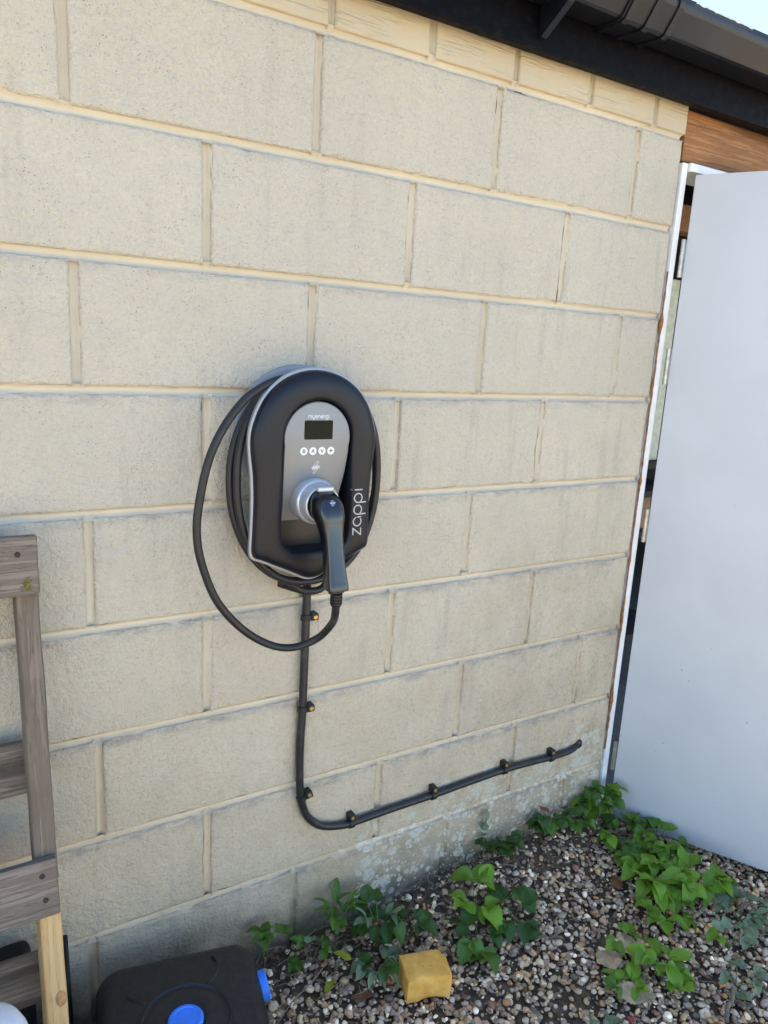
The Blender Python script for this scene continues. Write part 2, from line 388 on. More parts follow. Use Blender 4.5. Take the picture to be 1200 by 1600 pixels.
# ------------------------------------------------------------------ the ground
def gz(x, y):
    bank = (0.022 + 0.055 * sstep(1.2, 2.0, x) * (1 - sstep(2.12, 2.32, x))) * math.exp(-(max(0, -y)/0.13)**2)
    return 0.030 + bank + 0.010*nz(x*3, y*3, 0.3) + 0.004*nz(x*11, y*11, 2.3)
def ground_mat():
    m, N, L, b = new_mat('ground_gravel'); g = NG(N, L); setp(b, (0.3, 0.26, 0.2), 0.95, 0, 0.2)
    P = g.pos()
    vc = N.new('ShaderNodeTexVoronoi'); vc.inputs['Scale'].default_value = 45; L.new(P, vc.inputs['Vector'])
    r = g.sep(vc.outputs['Color'])[0]
    c = g.mix(r, (0.26, 0.21, 0.145), (0.60, 0.50, 0.36))
    c = g.mix(g.ramp(vc.outputs['Distance'], 0.4, 0.75, 0, 0.7), c, (0.14, 0.11, 0.08))
    c = g.mix(g.ramp(g.noise(P, 0.5, 4), 0.4, 0.7, 0, 0.4), c, (0.34, 0.28, 0.20))
    L.new(c, b.inputs['Base Color'])
    L.new(g.bump(g.math('SUBTRACT', 1.0, vc.outputs['Distance']), 0.8, 0.012), b.inputs['Normal'])
    return m
def soil_mat():
    m, N, L, b = new_mat('dark_soil'); g = NG(N, L); setp(b, (0.06, 0.045, 0.032), 0.95, 0, 0.15)
    P = g.pos()
    c = g.mix(g.ramp(g.noise(P, 40, 5, 0.7), 0.3, 0.7), (0.07, 0.05, 0.032), (0.20, 0.145, 0.095))
    L.new(c, b.inputs['Base Color']); L.new(g.bump(g.noise(P, 120, 5, 0.7), 0.9, 0.01), b.inputs['Normal'])
    return m
s = 250.0
gnd = obj('ground', [(-s,-s,0),(s,-s,0),(s,s,0),(-s,s,0)], [(0,1,2,3)], ground_mat(), smooth=False)
tag(gnd, kind='structure')
nx, ny = 90, 40; V = []; F = []
for j in range(ny+1):
    for i in range(nx+1):
        x = -0.4 + 3.9*i/nx; y = -1.25 + 1.33*j/ny
        e = min(i/6, (nx-i)/6, j/6, 1.0)
        V.append((x, y, (gz(x, y) - 0.012 + 0.006*nz(x*25, y*25, 1.0))*e + 0.004*(1-e)))
for j in range(ny):
    for i in range(nx): a = j*(nx+1)+i; F.append((a, a+1, a+nx+2, a+nx+1))
tag(obj('soil_bed', V, F, soil_mat()), kind='structure')

# ------------------------------------------------------------------ garage wall: blocks, bricks, mortar
XE = 2.213                                            # right-hand end of the wall
wall = empty('garage_wall', (1.0, 0, 0), 'cream painted garage wall of large concrete blocks, stained and lichened at its foot', 'wall')
beds = [2.0525 - 0.225*i for i in range(9)]           # centre lines of the bed joints
perps = [ [0.262, 0.7115, 1.161, 1.600, 2.047], [0.037, 0.495, 0.946, 1.388, 1.836],
          [0.265, 0.7155, 1.164, 1.605, 2.061], [0.040, 0.492, 0.947, 1.382, 1.818],
          [0.27, 0.7255, 1.165, 1.606], [0.036, 0.496, 0.949, 1.397, 1.840],
          [0.272, 0.7315, 1.168, 1.624, 2.057], [0.042, 0.498, 0.952, 1.390, 1.832],
          [0.262, 0.708, 1.164, 1.612, 2.052] ]
XL = [-0.185 if k % 2 == 0 else -0.413 for k in range(9)]
def edge_coords(a, b, step):
    fine = [0, 0.0012, 0.0026, 0.0042, 0.0065, 0.010]
    n = max(2, int((b - a - 0.02)/step)); mid = [0.010 + (b-a-0.020)*k/n for k in range(1, n)]
    return [a+f for f in fine] + [a+m_ for m_ in mid] + [b-f for f in reversed(fine)]
def block_mesh(x0, x1, z0, z1, seed, tilt, rnd=0.0075, right_open=False):
    us = edge_coords(x0, x1, 0.011); ws = edge_coords(z0, z1, 0.011)
    cx, cz = (x0+x1)/2, (z0+z1)/2; V = []; F = []; nu, nw = len(us), len(ws)
    for z in ws:
        for x in us:
            d = min(x-x0, x1-x, z-z0, z1-z)
            n1 = nz(x*38, z*38, seed); n2 = nz(x*120, z*120, seed+4)
            r = rnd*(1 + 0.5*nz(x*9, z*9, seed+9)); dd = d + 0.0018*n1 + 0.0019*n2
            y = 0.0
            if dd < r:
                t = 1 - max(dd, 0)/r; y += r*(1 - math.sqrt(max(0, 1 - t*t)))
            ch = nz(x*22, z*22, seed+20)               # chipped arrises
            if d < 0.012 and ch > 0.42: y += (ch-0.42)*0.014*(1-d/0.012)
            y += 0.0009*nz(x*14, z*14, seed+2) + 0.0005*n1 + tilt[0] + tilt[1]*(x-cx) + tilt[2]*(z-cz)
            V.append((x-cx, y, z-cz))
    for j in range(nw-1):
        for i in range(nu-1): a = j*nu+i; F.append((a, a+1, a+nu+1, a+nu))
    ring = [i for i in range(nu)] + [j*nu+nu-1 for j in range(1, nw)] + [(nw-1)*nu+i for i in range(nu-2, -1, -1)] + [j*nu for j in range(nw-2, 0, -1)]
    base = len(V); depth = 0.10
    for i in ring: V.append((V[i][0], depth, V[i][2]))
    m_ = len(ring)
    for k in range(m_):
        k2 = (k+1) % m_; F.append((ring[k2], ring[k], base+k, base+k2))
    F.append(tuple(base+k for k in range(m_)))
    return V, F, (cx, 0, cz)
J = 0.0072
rr = random.Random(3)
for ci in range(9):
    zt = beds[ci] - J; zb = (beds[ci+1] + J) if ci < 8 else 0.0
    xs = [XL[ci]] + perps[ci] + [XE + J]
    for k in range(len(xs)-1):
        V, F, c = block_mesh(xs[k]+J, xs[k+1]-J, zb, zt, ci*7+k, (rr.uniform(-0.0012, 0.0010), rr.uniform(-0.004, 0.004), rr.uniform(-0.006, 0.006)))
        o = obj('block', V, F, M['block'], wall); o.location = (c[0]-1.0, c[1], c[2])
top = [0.045, 0.275, 0.503, 0.730, 0.957, 1.184, 1.4145, 1.637, 1.868, 2.095]
xs = [-0.185] + top + [XE + J + 0.004]
for k in range(len(xs)-1):
    V, F, c = block_mesh(xs[k]+J, xs[k+1]-J, beds[0]+J, 2.155, 90+k, (rr.uniform(-0.0015, 0.001)-0.001, rr.uniform(-0.006, 0.006), 0), 0.005)
    o = obj('brick', V, F, M['brick'], wall); o.location = (c[0]-1.0, c[1], c[2])
# mortar: concave bucket-handle joints with slightly smeared edges
def joint(p0, p1, hw, seed, horiz):
    n = max(4, int(abs(p1-p0)/0.009)); prof = [-1, -0.75, -0.45, -0.15, 0.15, 0.45, 0.75, 1]
    rows = []
    for k in range(n+1):
        t = p0 + (p1-p0)*k/n; row = []
        wob = 0.0013*nz(t*18, seed, 0.5)
        for u in prof:
            e = hw*(1 + 0.22*nz(t*30, seed+u, 1.7) + 0.18*nz(t*90, seed+u*3, 4.1)*abs(u))
            slump = max(0, nz(t*14, seed*1.3+u, 8.2) - 0.22)*0.012*abs(u)
            yy = 0.0022 + 0.0125*(1 - abs(u)**1.35) + 0.0006*nz(t*60, u*2, seed) - slump*0.5
            row.append((t, yy, wob + u*(e+slump)))
        rows.append(row)
    return rows
def add_joint(V, F, rows, const, horiz):
    b = len(V); m_ = len(rows[0])
    for row in rows:
        for t, yy, off in row: V.append((t, yy, const+off) if horiz else (const+off, yy, t))
    for i in range(len(rows)-1):
        for k in range(m_-1):
            a = b+i*m_+k; q = (a, a+m_, a+m_+1, a+1)
            F.append(q if horiz else q[::-1])
V = []; F = []
for i, z in enumerate(beds): add_joint(V, F, joint(-0.41, XE, 0.0108, i*3.1, True), z, True)
for ci in range(9):
    zt = beds[ci]-0.004; zb = beds[ci+1]+0.004 if ci < 8 else 0.0
    for k, x in enumerate(perps[ci]): add_joint(V, F, joint(zb, zt, 0.0104, 40+ci*5+k, False), x, False)
for k, x in enumerate(top): add_joint(V, F, joint(beds[0]+0.004, 2.15, 0.0098, 90+k, False), x, False)
o = obj('mortar', [(v[0]-1.0, v[1], v[2]) for v in V], F, M['mortar'], wall)

# the rest of the garage: plain walls, floor, roof
gar = empty('garage', (1.5, 2.0, 0), 'cream garage shell with dark interior and low felt roof behind the block wall', 'garage')
def gpart(name, bm, mat, sm=False): 
    o = bm_obj(name, bm, mat, gar, sm); o.location = (-1.5, -2.0, 0); return o
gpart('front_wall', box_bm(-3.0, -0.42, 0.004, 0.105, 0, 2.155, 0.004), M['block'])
gpart('side_wall', box_bm(-3.0, -2.9, 0.108, 3.9, 0, 2.25), M['interior'])
gpart('side_wall', box_bm(5.4, 5.5, 0.108, 3.9, 0, 2.25), M['interior'])
gpart('rear_wall', box_bm(-3.0, 5.5, 3.903, 4.0, 0, 2.25), M['interior'])
for xg in (-2.95, 5.42):
    V = [(xg+d, y, z) for d in (0, 0.06) for y, z in ((0.02, 2.252), (3.98, 2.252), (3.98, 2.27), (2.0, 2.735), (0.02, 2.27))]
    o = obj('gable', V, [(0,1,2,3,4), (9,8,7,6,5)] + [(k, 5+k, 5+(k+1)%5, (k+1)%5) for k in range(5)], M['interior'], gar, False); o.location = (-1.5, -2.0, 0)
gpart('tie_beam', box_bm(2.3, 5.3, 0.55, 0.62, 1.965, 2.06, 0.003), M['cardboard'])
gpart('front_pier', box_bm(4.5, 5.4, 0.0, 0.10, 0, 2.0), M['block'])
gpart('garage_floor', box_bm(-2.9, 5.4, 0.11, 3.9, 0.005, 0.03), M['interior'])
bm = bmesh.new()
for (y0, z0, y1, z1) in ((-0.098, 2.262, 2.0, 2.74), (2.0, 2.74, 4.1, 2.262)):
    t = 0.024
    q = [bm.verts.new(p) for p in ((-3.2,y0,z0),(5.7,y0,z0),(5.7,y1,z1),(-3.2,y1,z1),(-3.2,y0,z0+t),(5.7,y0,z0+t),(5.7,y1,z1+t),(-3.2,y1,z1+t))]
    for f in ((0,3,2,1),(4,5,6,7),(0,1,5,4),(1,2,6,5),(2,3,7,6),(3,0,4,7)): bm.faces.new([q[i] for i in f])
gpart('roof', bm, M['roof'])
# felt edge of the roof: overlapped lengths with a little pale metal drip strip showing
for k in range(9):
    x0 = -3.2 + k*1.0
    V = []; F = []; n = 30
    for i in range(n+1):
        x = x0 + 1.02*i/n; dz = 0.0035*nz(x*9, 1, k) + 0.002*nz(x*40, 2, k); lift = 0.004 if i == n else 0.0
        V += [(x, -0.112, 2.268+dz), (x, -0.114, 2.2885+dz+lift), (x, -0.02, 2.309+dz*0.5+lift)]
    for i in range(n):
        a = i*3; F += [(a, a+3, a+4, a+1), (a+1, a+4, a+5, a+2)]
    o = obj('felt_strip', V, F, M['roof'], gar); o.location = (-1.5, -2.0, 0)
V = []; F = []
for i in range(25):
    x = 2.05 + 0.22*i/24; dz = 0.003*nz(x*60, 2, 7)
    V += [(x, -0.117, 2.2835+dz), (x, -0.1175, 2.2885+dz+0.002*nz(x*90, 0, 1))]
for i in range(24): a = i*2; F.append((a, a+2, a+3, a+1))
o = obj('drip_strip', V, F, M['lead'], gar); o.location = (-1.5, -2.0, 0)

# fascia, gutter
fa = bm_obj('fascia_board', box_bm(-3.1, 5.6, -0.048, -0.022, 2.1155, 2.258, 0.003, 2), M['fascia'])
tag(fa, 'black painted fascia board along the eaves above the block wall', 'fascia board')
bm = box_bm(-3.0, 5.4, -0.0215, 0.0, 2.13, 2.15)
# packer strip behind the fascia, against the bricks
gut = empty('gutter', (1.5, -0.1, 2.2), 'black plastic square rain gutter with union clip under the roof edge', 'gutter')
def sweep_x(prof, x0, x1, n=1):
    V = []; F = []; m_ = len(prof)
    for i in range(n+1):
        x = x0 + (x1-x0)*i/n
        for (y, z) in prof: V.append((x-1.5, y+0.1, z-2.2))
    for i in range(n):
        for k in range(m_): k2 = (k+1) % m_; a = i*m_; F.append((a+k, a+k2, a+m_+k2, a+m_+k))
    F.append(tuple(range(m_))); F.append(tuple(reversed([n*m_+k for k in range(m_)])))
    return V, F
def gprof(g_):   # outline of a square gutter shell grown outward by g_
    outer = [(-0.051, 2.248+g_), (-0.051, 2.199-g_), (-0.056-g_*0, 2.194-g_), (-0.124-g_*0.3, 2.190-g_), (-0.131-g_*0.8, 2.193-g_*0.8), (-0.160-g_, 2.231), (-0.163-g_, 2.241), (-0.160-g_, 2.2475+g_), (-0.154, 2.2485+g_)]
    inner = [(-0.153, 2.243), (-0.154, 2.234), (-0.127, 2.197), (-0.122, 2.195), (-0.060, 2.199), (-0.056, 2.203), (-0.056, 2.248+g_)]
    return outer + inner
def gpiece(name, g_, x0, x1):
    V, F = sweep_x(gprof(g_), x0, x1, 1); o = obj(name, V, F, M['gutter'], gut, smooth=False); 
    bm = bmesh.new(); bm.from_mesh(o.data); bmesh.ops.recalc_face_normals(bm, faces=bm.faces); bm.to_mesh(o.data); bm.free(); return o
gpiece('gutter_channel', 0.0, -3.0, 1.872); gpiece('gutter_channel', 0.0, 1.876, 5.5)
un = gpiece('union_clip', 0.0045, 1.800, 1.955)
V, F = sweep_x(gprof(0.0085), 1.806, 1.822); r1 = obj('clip_rib', V, F, M['gutter'], un, False)
V, F = sweep_x(gprof(0.0085), 1.868, 1.884); r1 = obj('clip_rib', V, F, M['gutter'], un, False)
V, F = sweep_x(gprof(0.0085), 1.934, 1.950); r1 = obj('clip_rib', V, F, M['gutter'], un, False)
for xb in (0.6, 1.655, 2.95, 3.95):
    bm = bmesh.new()
    pr = [(-0.050, 2.136), (-0.050, 2.20), (-0.150, 2.228), (-0.168, 2.240), (-0.166, 2.228), (-0.130, 2.182), (-0.058, 2.136)]
    for sx in (-0.008, 0.008): [bm.verts.new((xb+sx-1.5, y+0.1, z-2.2)) for y, z in pr]
    bm.verts.ensure_lookup_table(); n = len(pr)
    for k in range(n): bm.faces.new([bm.verts[k], bm.verts[(k+1) % n], bm.verts[n+(k+1) % n], bm.verts[n+k]])
    bm.faces.new([bm.verts[k] for k in range(n)]); bm.faces.new([bm.verts[n+k] for k in reversed(range(n))])
    bmesh.ops.recalc_face_normals(bm, faces=bm.faces)
    bm_obj('gutter_bracket', bm, M['gutter'], gut)

# timber lintel over the doorway
li = bm_obj('timber_lintel', box_bm(-1.2, 1.2, -0.05, 0.05, -0.061, 0.061, 0.003, 2), M['beam'], None, False, (3.419, 0.052, 2.0595))
tag(li, 'brown stained timber lintel with knots above the white door', 'lintel')

# ------------------------------------------------------------------ door frame, sealant, door
fr_ = empty('door_frame', (2.23, 0.05, 0), 'narrow white door frame between the block wall and the open door', 'door frame')
def fpart(name, bm, mat): o = bm_obj(name, bm, mat, fr_); o.location = (-2.23, -0.05, 0); return o
fpart('jamb', box_bm(2.2185, 2.2395, -0.004, 0.095, 0.02, 1.994, 0.0025, 2), M['frame'])
fpart('head', box_bm(2.2410, 4.45, -0.012, 0.095, 1.9745, 1.9955, 0.0025, 2), M['frame'])
fpart('stop_bead', box_bm(2.2410, 2.250, 0.052, 0.080, 0.02, 1.972, 0.002, 2), M['frame'])
pts = []
for k in range(150):
    z = 0.30 + 1.42*k/149
    pts.append(Vector((2.2165 + 0.0012*nz(z*14, 0, 1), -0.001 + 0.0015*nz(z*25, 3, 2), z)))
rad = []
for p_ in pts:
    z = p_.z; v = 0.0021 + 0.0022*max(0, nz(z*17, 5, 1)) + 0.0022*max(0, nz(z*70, 1, 5)) + 0.0012*nz(z*150, 2, 5)
    for zc, a, wd in ((1.585, 0.0045, 0.018), (0.72, 0.002, 0.05), (0.47, 0.004, 0.030), (0.44, 0.002, 0.012), (1.42, 0.002, 0.010), (1.14, 0.002, 0.02)): v += a*math.exp(-((z-zc)/wd)**2)
    if z > 1.62: v *= 0.5 if nz(z*30, 2, 2) > 0 else 0.9
    rad.append(max(0.0006, v))
V, F = tube(pts, rad, 7)
V = [v + Vector((0.0008*nz(v.x*400, v.y*400, v.z*90), -0.0006, 0)) for v in V]
tag(obj('sealant_bead', V, F, M['foam']), 'ragged orange brown line of sealant between blocks and white frame', 'sealant')

TH = R(62)
dx, dy = math.cos(TH), -math.sin(TH)                  # along the leaf, towards the camera side
door = empty('garage_door', (2.256, -0.018, 0.0), 'plain white side door standing wide open on steel hinges', 'door', rz=math.atan2(dy, dx))
# local x runs along the leaf from its hinge edge; the face seen in the photo is local -y
LW, LT = 0.78, 0.040
bm = bmesh.new()
gx, gzn = 24, 40
leaf_v = []
bmx = box_bm(0.0, LW, 0.0, LT, 0.062, 1.967, 0.0035, 2)
lf = bm_obj('leaf', bmx, M['door'], door)
smooth_angle(lf, 50)
def hinge(zc):
    V, F = tube([Vector((0, 0, zc-0.049)), Vector((0, 0, zc+0.049))], 0.0052, 14)
    parts = [(V, F)]
    h = obj('hinge', V, F, M['steel'], door, False)
    smooth_angle(h, 50); h.location = (-0.0070, -0.0050, 0)
    for k in range(5):
        z = zc - 0.040 + k*0.02
        V, F = tube([Vector((0, 0, z-0.0085)), Vector((0, 0, z+0.0085))], 0.0058, 14)
        kk = obj('knuckle', V, F, M['steel'], h, False); smooth_angle(kk, 50)
    lp = bm_obj('hinge_plate', box_bm(0.0045, 0.0068, 0.0065, 0.030, zc-0.048, zc+0.048), M['steel'], h)
    return h
for zc in (1.756, 1.470, 1.016, 0.276): hinge(zc)

# things standing inside the garage, glimpsed through the hinge gap
def inside(name, bm, mat, label, cat): return tag(bm_obj(name, bm, mat), label, cat)
inside('pale_board', box_bm(2.70, 3.05, 0.60, 0.64, 1.0865, 1.80, 0.004), M['palegreen'], 'pale green board standing inside behind the hinge gap', 'board')
inside('sunlit_patch_tin', box_bm(2.62, 3.0, 0.60, 0.80, 0.9665, 1.058, 0.006), M['whitepl'], 'made-up cream tin standing in for a sunlit patch under the pale board inside', 'tin')  # added pale box, stands in for a bright sunlit patch indoors
inside('cardboard_box', box_bm(2.60, 3.05, 0.60, 0.84, 0.7965, 0.93, 0.004), M['cardboard'], 'brown cardboard box on the dark shelf behind the hinge gap', 'box')
sh = empty('shelf_unit', (2.9, 0.8, 0.03), 'dark shelving unit inside the garage behind the hinge gap', 'shelf')
for z in (0.30, 0.75, 0.92, 1.04):
    o = bm_obj('shelf', box_bm(-0.35, 0.35, -0.24, 0.2, z-0.01, z+0.015), M['dark'], sh)
for sx in (-0.39, 0.352):
    for sy in (-0.2, 0.17): bm_obj('upright', box_bm(sx, sx+0.03, sy, sy+0.03, 0.0, 1.06), M['dark'], sh)

# ------------------------------------------------------------------ ev charger
CX, CZ = 1.137, 1.21
ch = empty('ev_charger', (CX, 0, CZ), 'charcoal horseshoe shaped electric car charger with grey control panel on the wall', 'car charger')
def cobj(name, V, F, mat, parent=None, sm=True):
    """geometry given in world coordinates -> child of the charger"""
    o = obj(name, [Vector(v) - Vector((CX, 0, CZ)) for v in V], F, mat, ch if parent is None else parent, sm); return o
# outline of the rim (half), offsets from the centre line
half = [(0.0, 1.4345), (0.026, 1.4320), (0.052, 1.4245), (0.076, 1.4120), (0.098, 1.3935), (0.116, 1.370), (0.129, 1.342), (0.1365, 1.318), (0.1390, 1.297), (0.1384, 1.276), (0.1360, 1.252), (0.1335, 1.230), (0.1320, 1.205), (0.1312, 1.175), (0.1314, 1.140), (0.1322, 1.105), (0.1328, 1.082), (0.1318, 1.070), (0.1268, 1.0605), (0.112, 1.0545), (0.082, 1.0405), (0.048, 1.0245), (0.024, 1.0125), (0.011, 1.0075), (0.0, 1.0062)]
outline = [Vector((CX + a, 0, b)) for a, b in half] + [Vector((CX - a, 0, b)) for a, b in reversed(half[1:-1])]
outline = catmull(outline, 4, True)
def ray_poly(poly, th):
    d = Vector((math.cos(th), 0, math.sin(th))); best = None
    for i in range(len(poly)):
        a = poly[i]; b = poly[(i+1) % len(poly)]
        ax, az = a.x-CX, a.z-CZ; ex, ez = b.x-a.x, b.z-a.z
        den = d.x*ez - d.z*ex
        if abs(den) < 1e-12: continue
        t = (ax*ez - az*ex)/den; u = (ax*d.z - az*d.x)/den
        if t > 0 and -1e-6 <= u <= 1+1e-6: best = t if best is None else max(best, t)
    return best
def pill(hw, ztop, zbot, rb, n=24):
    P = []
    for k in range(n+1): a = pi*k/n; P.append(Vector((CX + hw*math.cos(a), 0, ztop - hw + hw*math.sin(a))))
    for k in range(n+1): a = pi/2*k/n; P.append(Vector((CX - hw + rb - rb*math.cos(a), 0, zbot + rb - rb*math.sin(a))))
    for k in range(n+1): a = pi/2*k/n; P.append(Vector((CX + hw - rb + rb*math.sin(a), 0, zbot + rb - rb*math.cos(a))))
    return P
opening = pill(0.0745, 1.3735, 1.072, 0.036)
NA = 200
TH_ = [2*pi*k/NA for k in range(NA)]
RO = [ray_poly(outline, t) for t in TH_]; RI = [ray_poly(opening, t) for t in TH_]
PW = [(0.0, 0.0815), (0.010, 0.0868), (0.035, 0.0925), (0.08, 0.0968), (0.16, 0.1002), (0.30, 0.1030), (0.48, 0.1048), (0.66, 0.1056), (0.82, 0.1056), (0.91, 0.1046), (0.96, 0.1024), (0.988, 0.0985), (1.0, 0.0940), (1.012, 0.083), (1.03, 0.052)]
def wcover(s_):
    for (a, wa), (b, wb) in zip(PW, PW[1:]):
        if s_ <= b: return wa + (wb-wa)*(s_-a)/(b-a)
    return PW[-1][1]
V = []; F = []
inset = 0.0045
for s_, w_ in PW:
    for k, t in enumerate(TH_):
        ro = RO[k] - inset; r = ro + (RI[k]-ro)*s_
        V.append((CX + r*math.cos(t), -w_, CZ + r*math.sin(t)))
for i in range(len(PW)-1):
    for k in range(NA): k2 = (k+1) % NA; F.append((i*NA+k2, i*NA+k, (i+1)*NA+k, (i+1)*NA+k2))
cover = cobj('front_cover', V, F, M['cover'])
def cover_pt(x, z, lift=0.0004):
    t = math.atan2(z-CZ, x-CX); ro = ray_poly(outline, t) - inset; ri = ray_poly(opening, t)
    r = math.hypot(x-CX, z-CZ); return Vector((x, -(wcover((ro-r)/(ro-ri)) + lift), z))
# pale trim band round the edge
def ring_solid(scale_off, w0, w1, name, mat, rnd=0.0015):
    V = []; F = []
    prof = [(scale_off, w0), (0.0, w0), (0.0, w1-rnd), (-rnd*0.5, w1), (scale_off, w1)]
    for o_, w_ in prof:
        for k, t in enumerate(TH_):
            r = RO[k] + o_; V.append((CX + r*math.cos(t), -w_, CZ + r*math.sin(t)))
    for i in range(len(prof)-1):
        for k in range(NA): k2 = (k+1) % NA; F.append((i*NA+k, i*NA+k2, (i+1)*NA+k2, (i+1)*NA+k))
    return cobj(name, V, F, mat)
ring_solid(-0.0065, 0.0735, 0.0835, 'trim_band', M['trim'])
# back box: smaller barrel behind the rim, wall flange
def shell(off, w0, w1, name, mat):
    V = []; F = []
    for w_ in (w0, w1):
        for k, t in enumerate(TH_): r = RO[k]+off; V.append((CX + r*math.cos(t), -w_, CZ + r*math.sin(t)))
    for k in range(NA): k2 = (k+1) % NA; F.append((k, k2, NA+k2, NA+k))
    F.append(tuple(range(NA-1, -1, -1))); F.append(tuple(range(NA, 2*NA)))
    bmt = [tuple(f) for f in F]
    o = cobj(name, V, bmt, mat, None, False); smooth_angle(o, 45); return o
def ring_shell(off, w0, w1, name, mat):
    V = []; F = []
    for w_, inner in ((w0, True), (w0, False), (w1, False), (w1, True)):
        for k, t in enumerate(TH_): r = (RI[k]+0.003) if inner else RO[k]+off; V.append((CX + r*math.cos(t), -w_, CZ + r*math.sin(t)))
    for i in range(4):
        for k in range(NA): k2 = (k+1) % NA; j = (i+1) % 4; F.append((i*NA+k, i*NA+k2, j*NA+k2, j*NA+k))
    o = cobj(name, V, F, mat, None, False); smooth_angle(o, 45); return o
ring_shell(-0.034, 0.050, 0.0700, 'back_box', M['backbox'])
shell(-0.034, 0.004, 0.0497, 'back_box', M['backbox'])
ring_shell(-0.0015, 0.0705, 0.0765, 'cover_back', M['recess'])
# round cable guard flange against the wall
V, F = lathe([(0.118, 0.0), (0.136, 0.0), (0.1375, 0.002), (0.1365, 0.012), (0.133, 0.014), (0.118, 0.012)], 72, Matrix.Translation((CX-0.002, -0.001, 1.2985)) @ Matrix.Rotation(R(90), 4, 'X'))
o = cobj('cable_guard', V, F, M['backbox'], None, False); smooth_angle(o, 40)
# recess floor
rp = pill(0.0755, 1.3745, 1.070, 0.036)
V = [(p_.x, -0.0530, p_.z) for p_ in rp]; o = cobj('recess', V, [tuple(range(len(V)))[::-1]], M['recess'], None, False)
# pear shaped panel
cz_, rc = 1.2990, 0.0712
ang = catmull([Vector((0.0700, 0, 1.284)), Vector((0.0690, 0, 1.255)), Vector((0.0670, 0, 1.225)), Vector((0.0640, 0, 1.195)), Vector((0.0605, 0, 1.165)), Vector((0.0575, 0, 1.135)), Vector((0.0570, 0, 1.128))], 5)
hp = [(rc*math.cos(R(88 - 100*k/30)), cz_ + rc*math.sin(R(88 - 100*k/30))) for k in range(31)] + [(v.x, v.z) for v in ang[1:]]
pp = hp + [(-a, b) for a, b in reversed(hp)]
def pdrop(z): return 0.036*(max(0, 1.30-z)/0.165)**1.6
V = []; F = []; n = len(pp)
for sc, w_ in ((1.0, 0.0915), (1.0, 0.0955), (0.988, 0.0973), (0.965, 0.0978)):
    for a, b in pp: V.append((CX + a*sc, -(w_ - pdrop(b)), 1.25 + (b-1.25)*sc))
for i in range(3):
    for k in range(n): k2 = (k+1) % n; F.append((i*n+k, i*n+k2, (i+1)*n+k2, (i+1)*n+k))
for i in range(n//2 - 1): F.append((3*n+i, 3*n+i+1, 3*n+n-2-i, 3*n+n-1-i))
pan = cobj('control_panel', V, F, M['panel'], None, False); smooth_angle(pan, 35)
bm = bmesh.new(); bm.from_mesh(pan.data); bmesh.ops.recalc_face_normals(bm, faces=bm.faces); bm.to_mesh(pan.data); bm.free()
WP = 0.0982
def wp(z): return WP - pdrop(z)
def flat(name, pts, w_, mat, parent, thick=0.0006):
    n = len(pts); V = [(a, -w_+thick, b) for a, b in pts] + [(a, -w_, b) for a, b in pts]
    F = [tuple(range(n, 2*n))] + [(k, (k+1) % n, n+(k+1) % n, n+k) for k in range(n)]
    o = cobj(name, V, F, mat, parent, False)
    bm = bmesh.new(); bm.from_mesh(o.data); bmesh.ops.recalc_face_normals(bm, faces=bm.faces); bm.to_mesh(o.data); bm.free(); return o
def rrect(cx, cz, hw, hh, r, n=6):
    P = []
    for sx, sz, a0 in ((1, 1, 0), (-1, 1, 90), (-1, -1, 180), (1, -1, 270)):
        for k in range(n+1): a = R(a0 + 90*k/n); P.append((cx + sx*(hw-r) + r*math.cos(a), cz + sz*(hh-r) + r*math.sin(a)))
    return P
scr = flat('display', rrect(CX+0.0005, 1.3155, 0.0305, 0.0185, 0.0028), WP+0.0004, M['screen_bar'], pan, 0.003)
flat('display_glass', rrect(CX+0.0005, 1.3125, 0.0285, 0.0135, 0.001), WP+0.0007, M['screen'], pan, 0.0002)
# stroke lettering
def arc(cx, cy, r, a0, a1, n=16, ry=None): return [(cx + r*math.cos(R(a0+(a1-a0)*k/n)), cy + (ry or r)*math.sin(R(a0+(a1-a0)*k/n))) for k in range(n+1)]
def ribbon(strokes, width, fmap):
    V = []; F = []
    for st in strokes:
        b = len(V); n = len(st)
        for i, (x, y) in enumerate(st):
            p0 = st[max(i-1, 0)]; p1 = st[min(i+1, n-1)]
            tx, ty = p1[0]-p0[0], p1[1]-p0[1]; l = math.hypot(tx, ty) or 1
            k = 1.0
            if 0 < i < n-1:
                ax, ay = x-p0[0], y-p0[1]; bx, by = p1[0]-x, p1[1]-y
                la, lb = math.hypot(ax, ay), math.hypot(bx, by)
                if la > 0 and lb > 0:
                    c_ = (ax*bx+ay*by)/(la*lb); k = 1/max(0.45, math.sqrt(max(0, (1+c_)/2)))
            nx_, ny_ = -ty/l*width/2*k, tx/l*width/2*k
            V += [fmap(x+nx_, y+ny_), fmap(x-nx_, y-ny_)]
        for i in range(n-1): a = b+2*i; F.append((a, a+1, a+3, a+2))
    return V, F
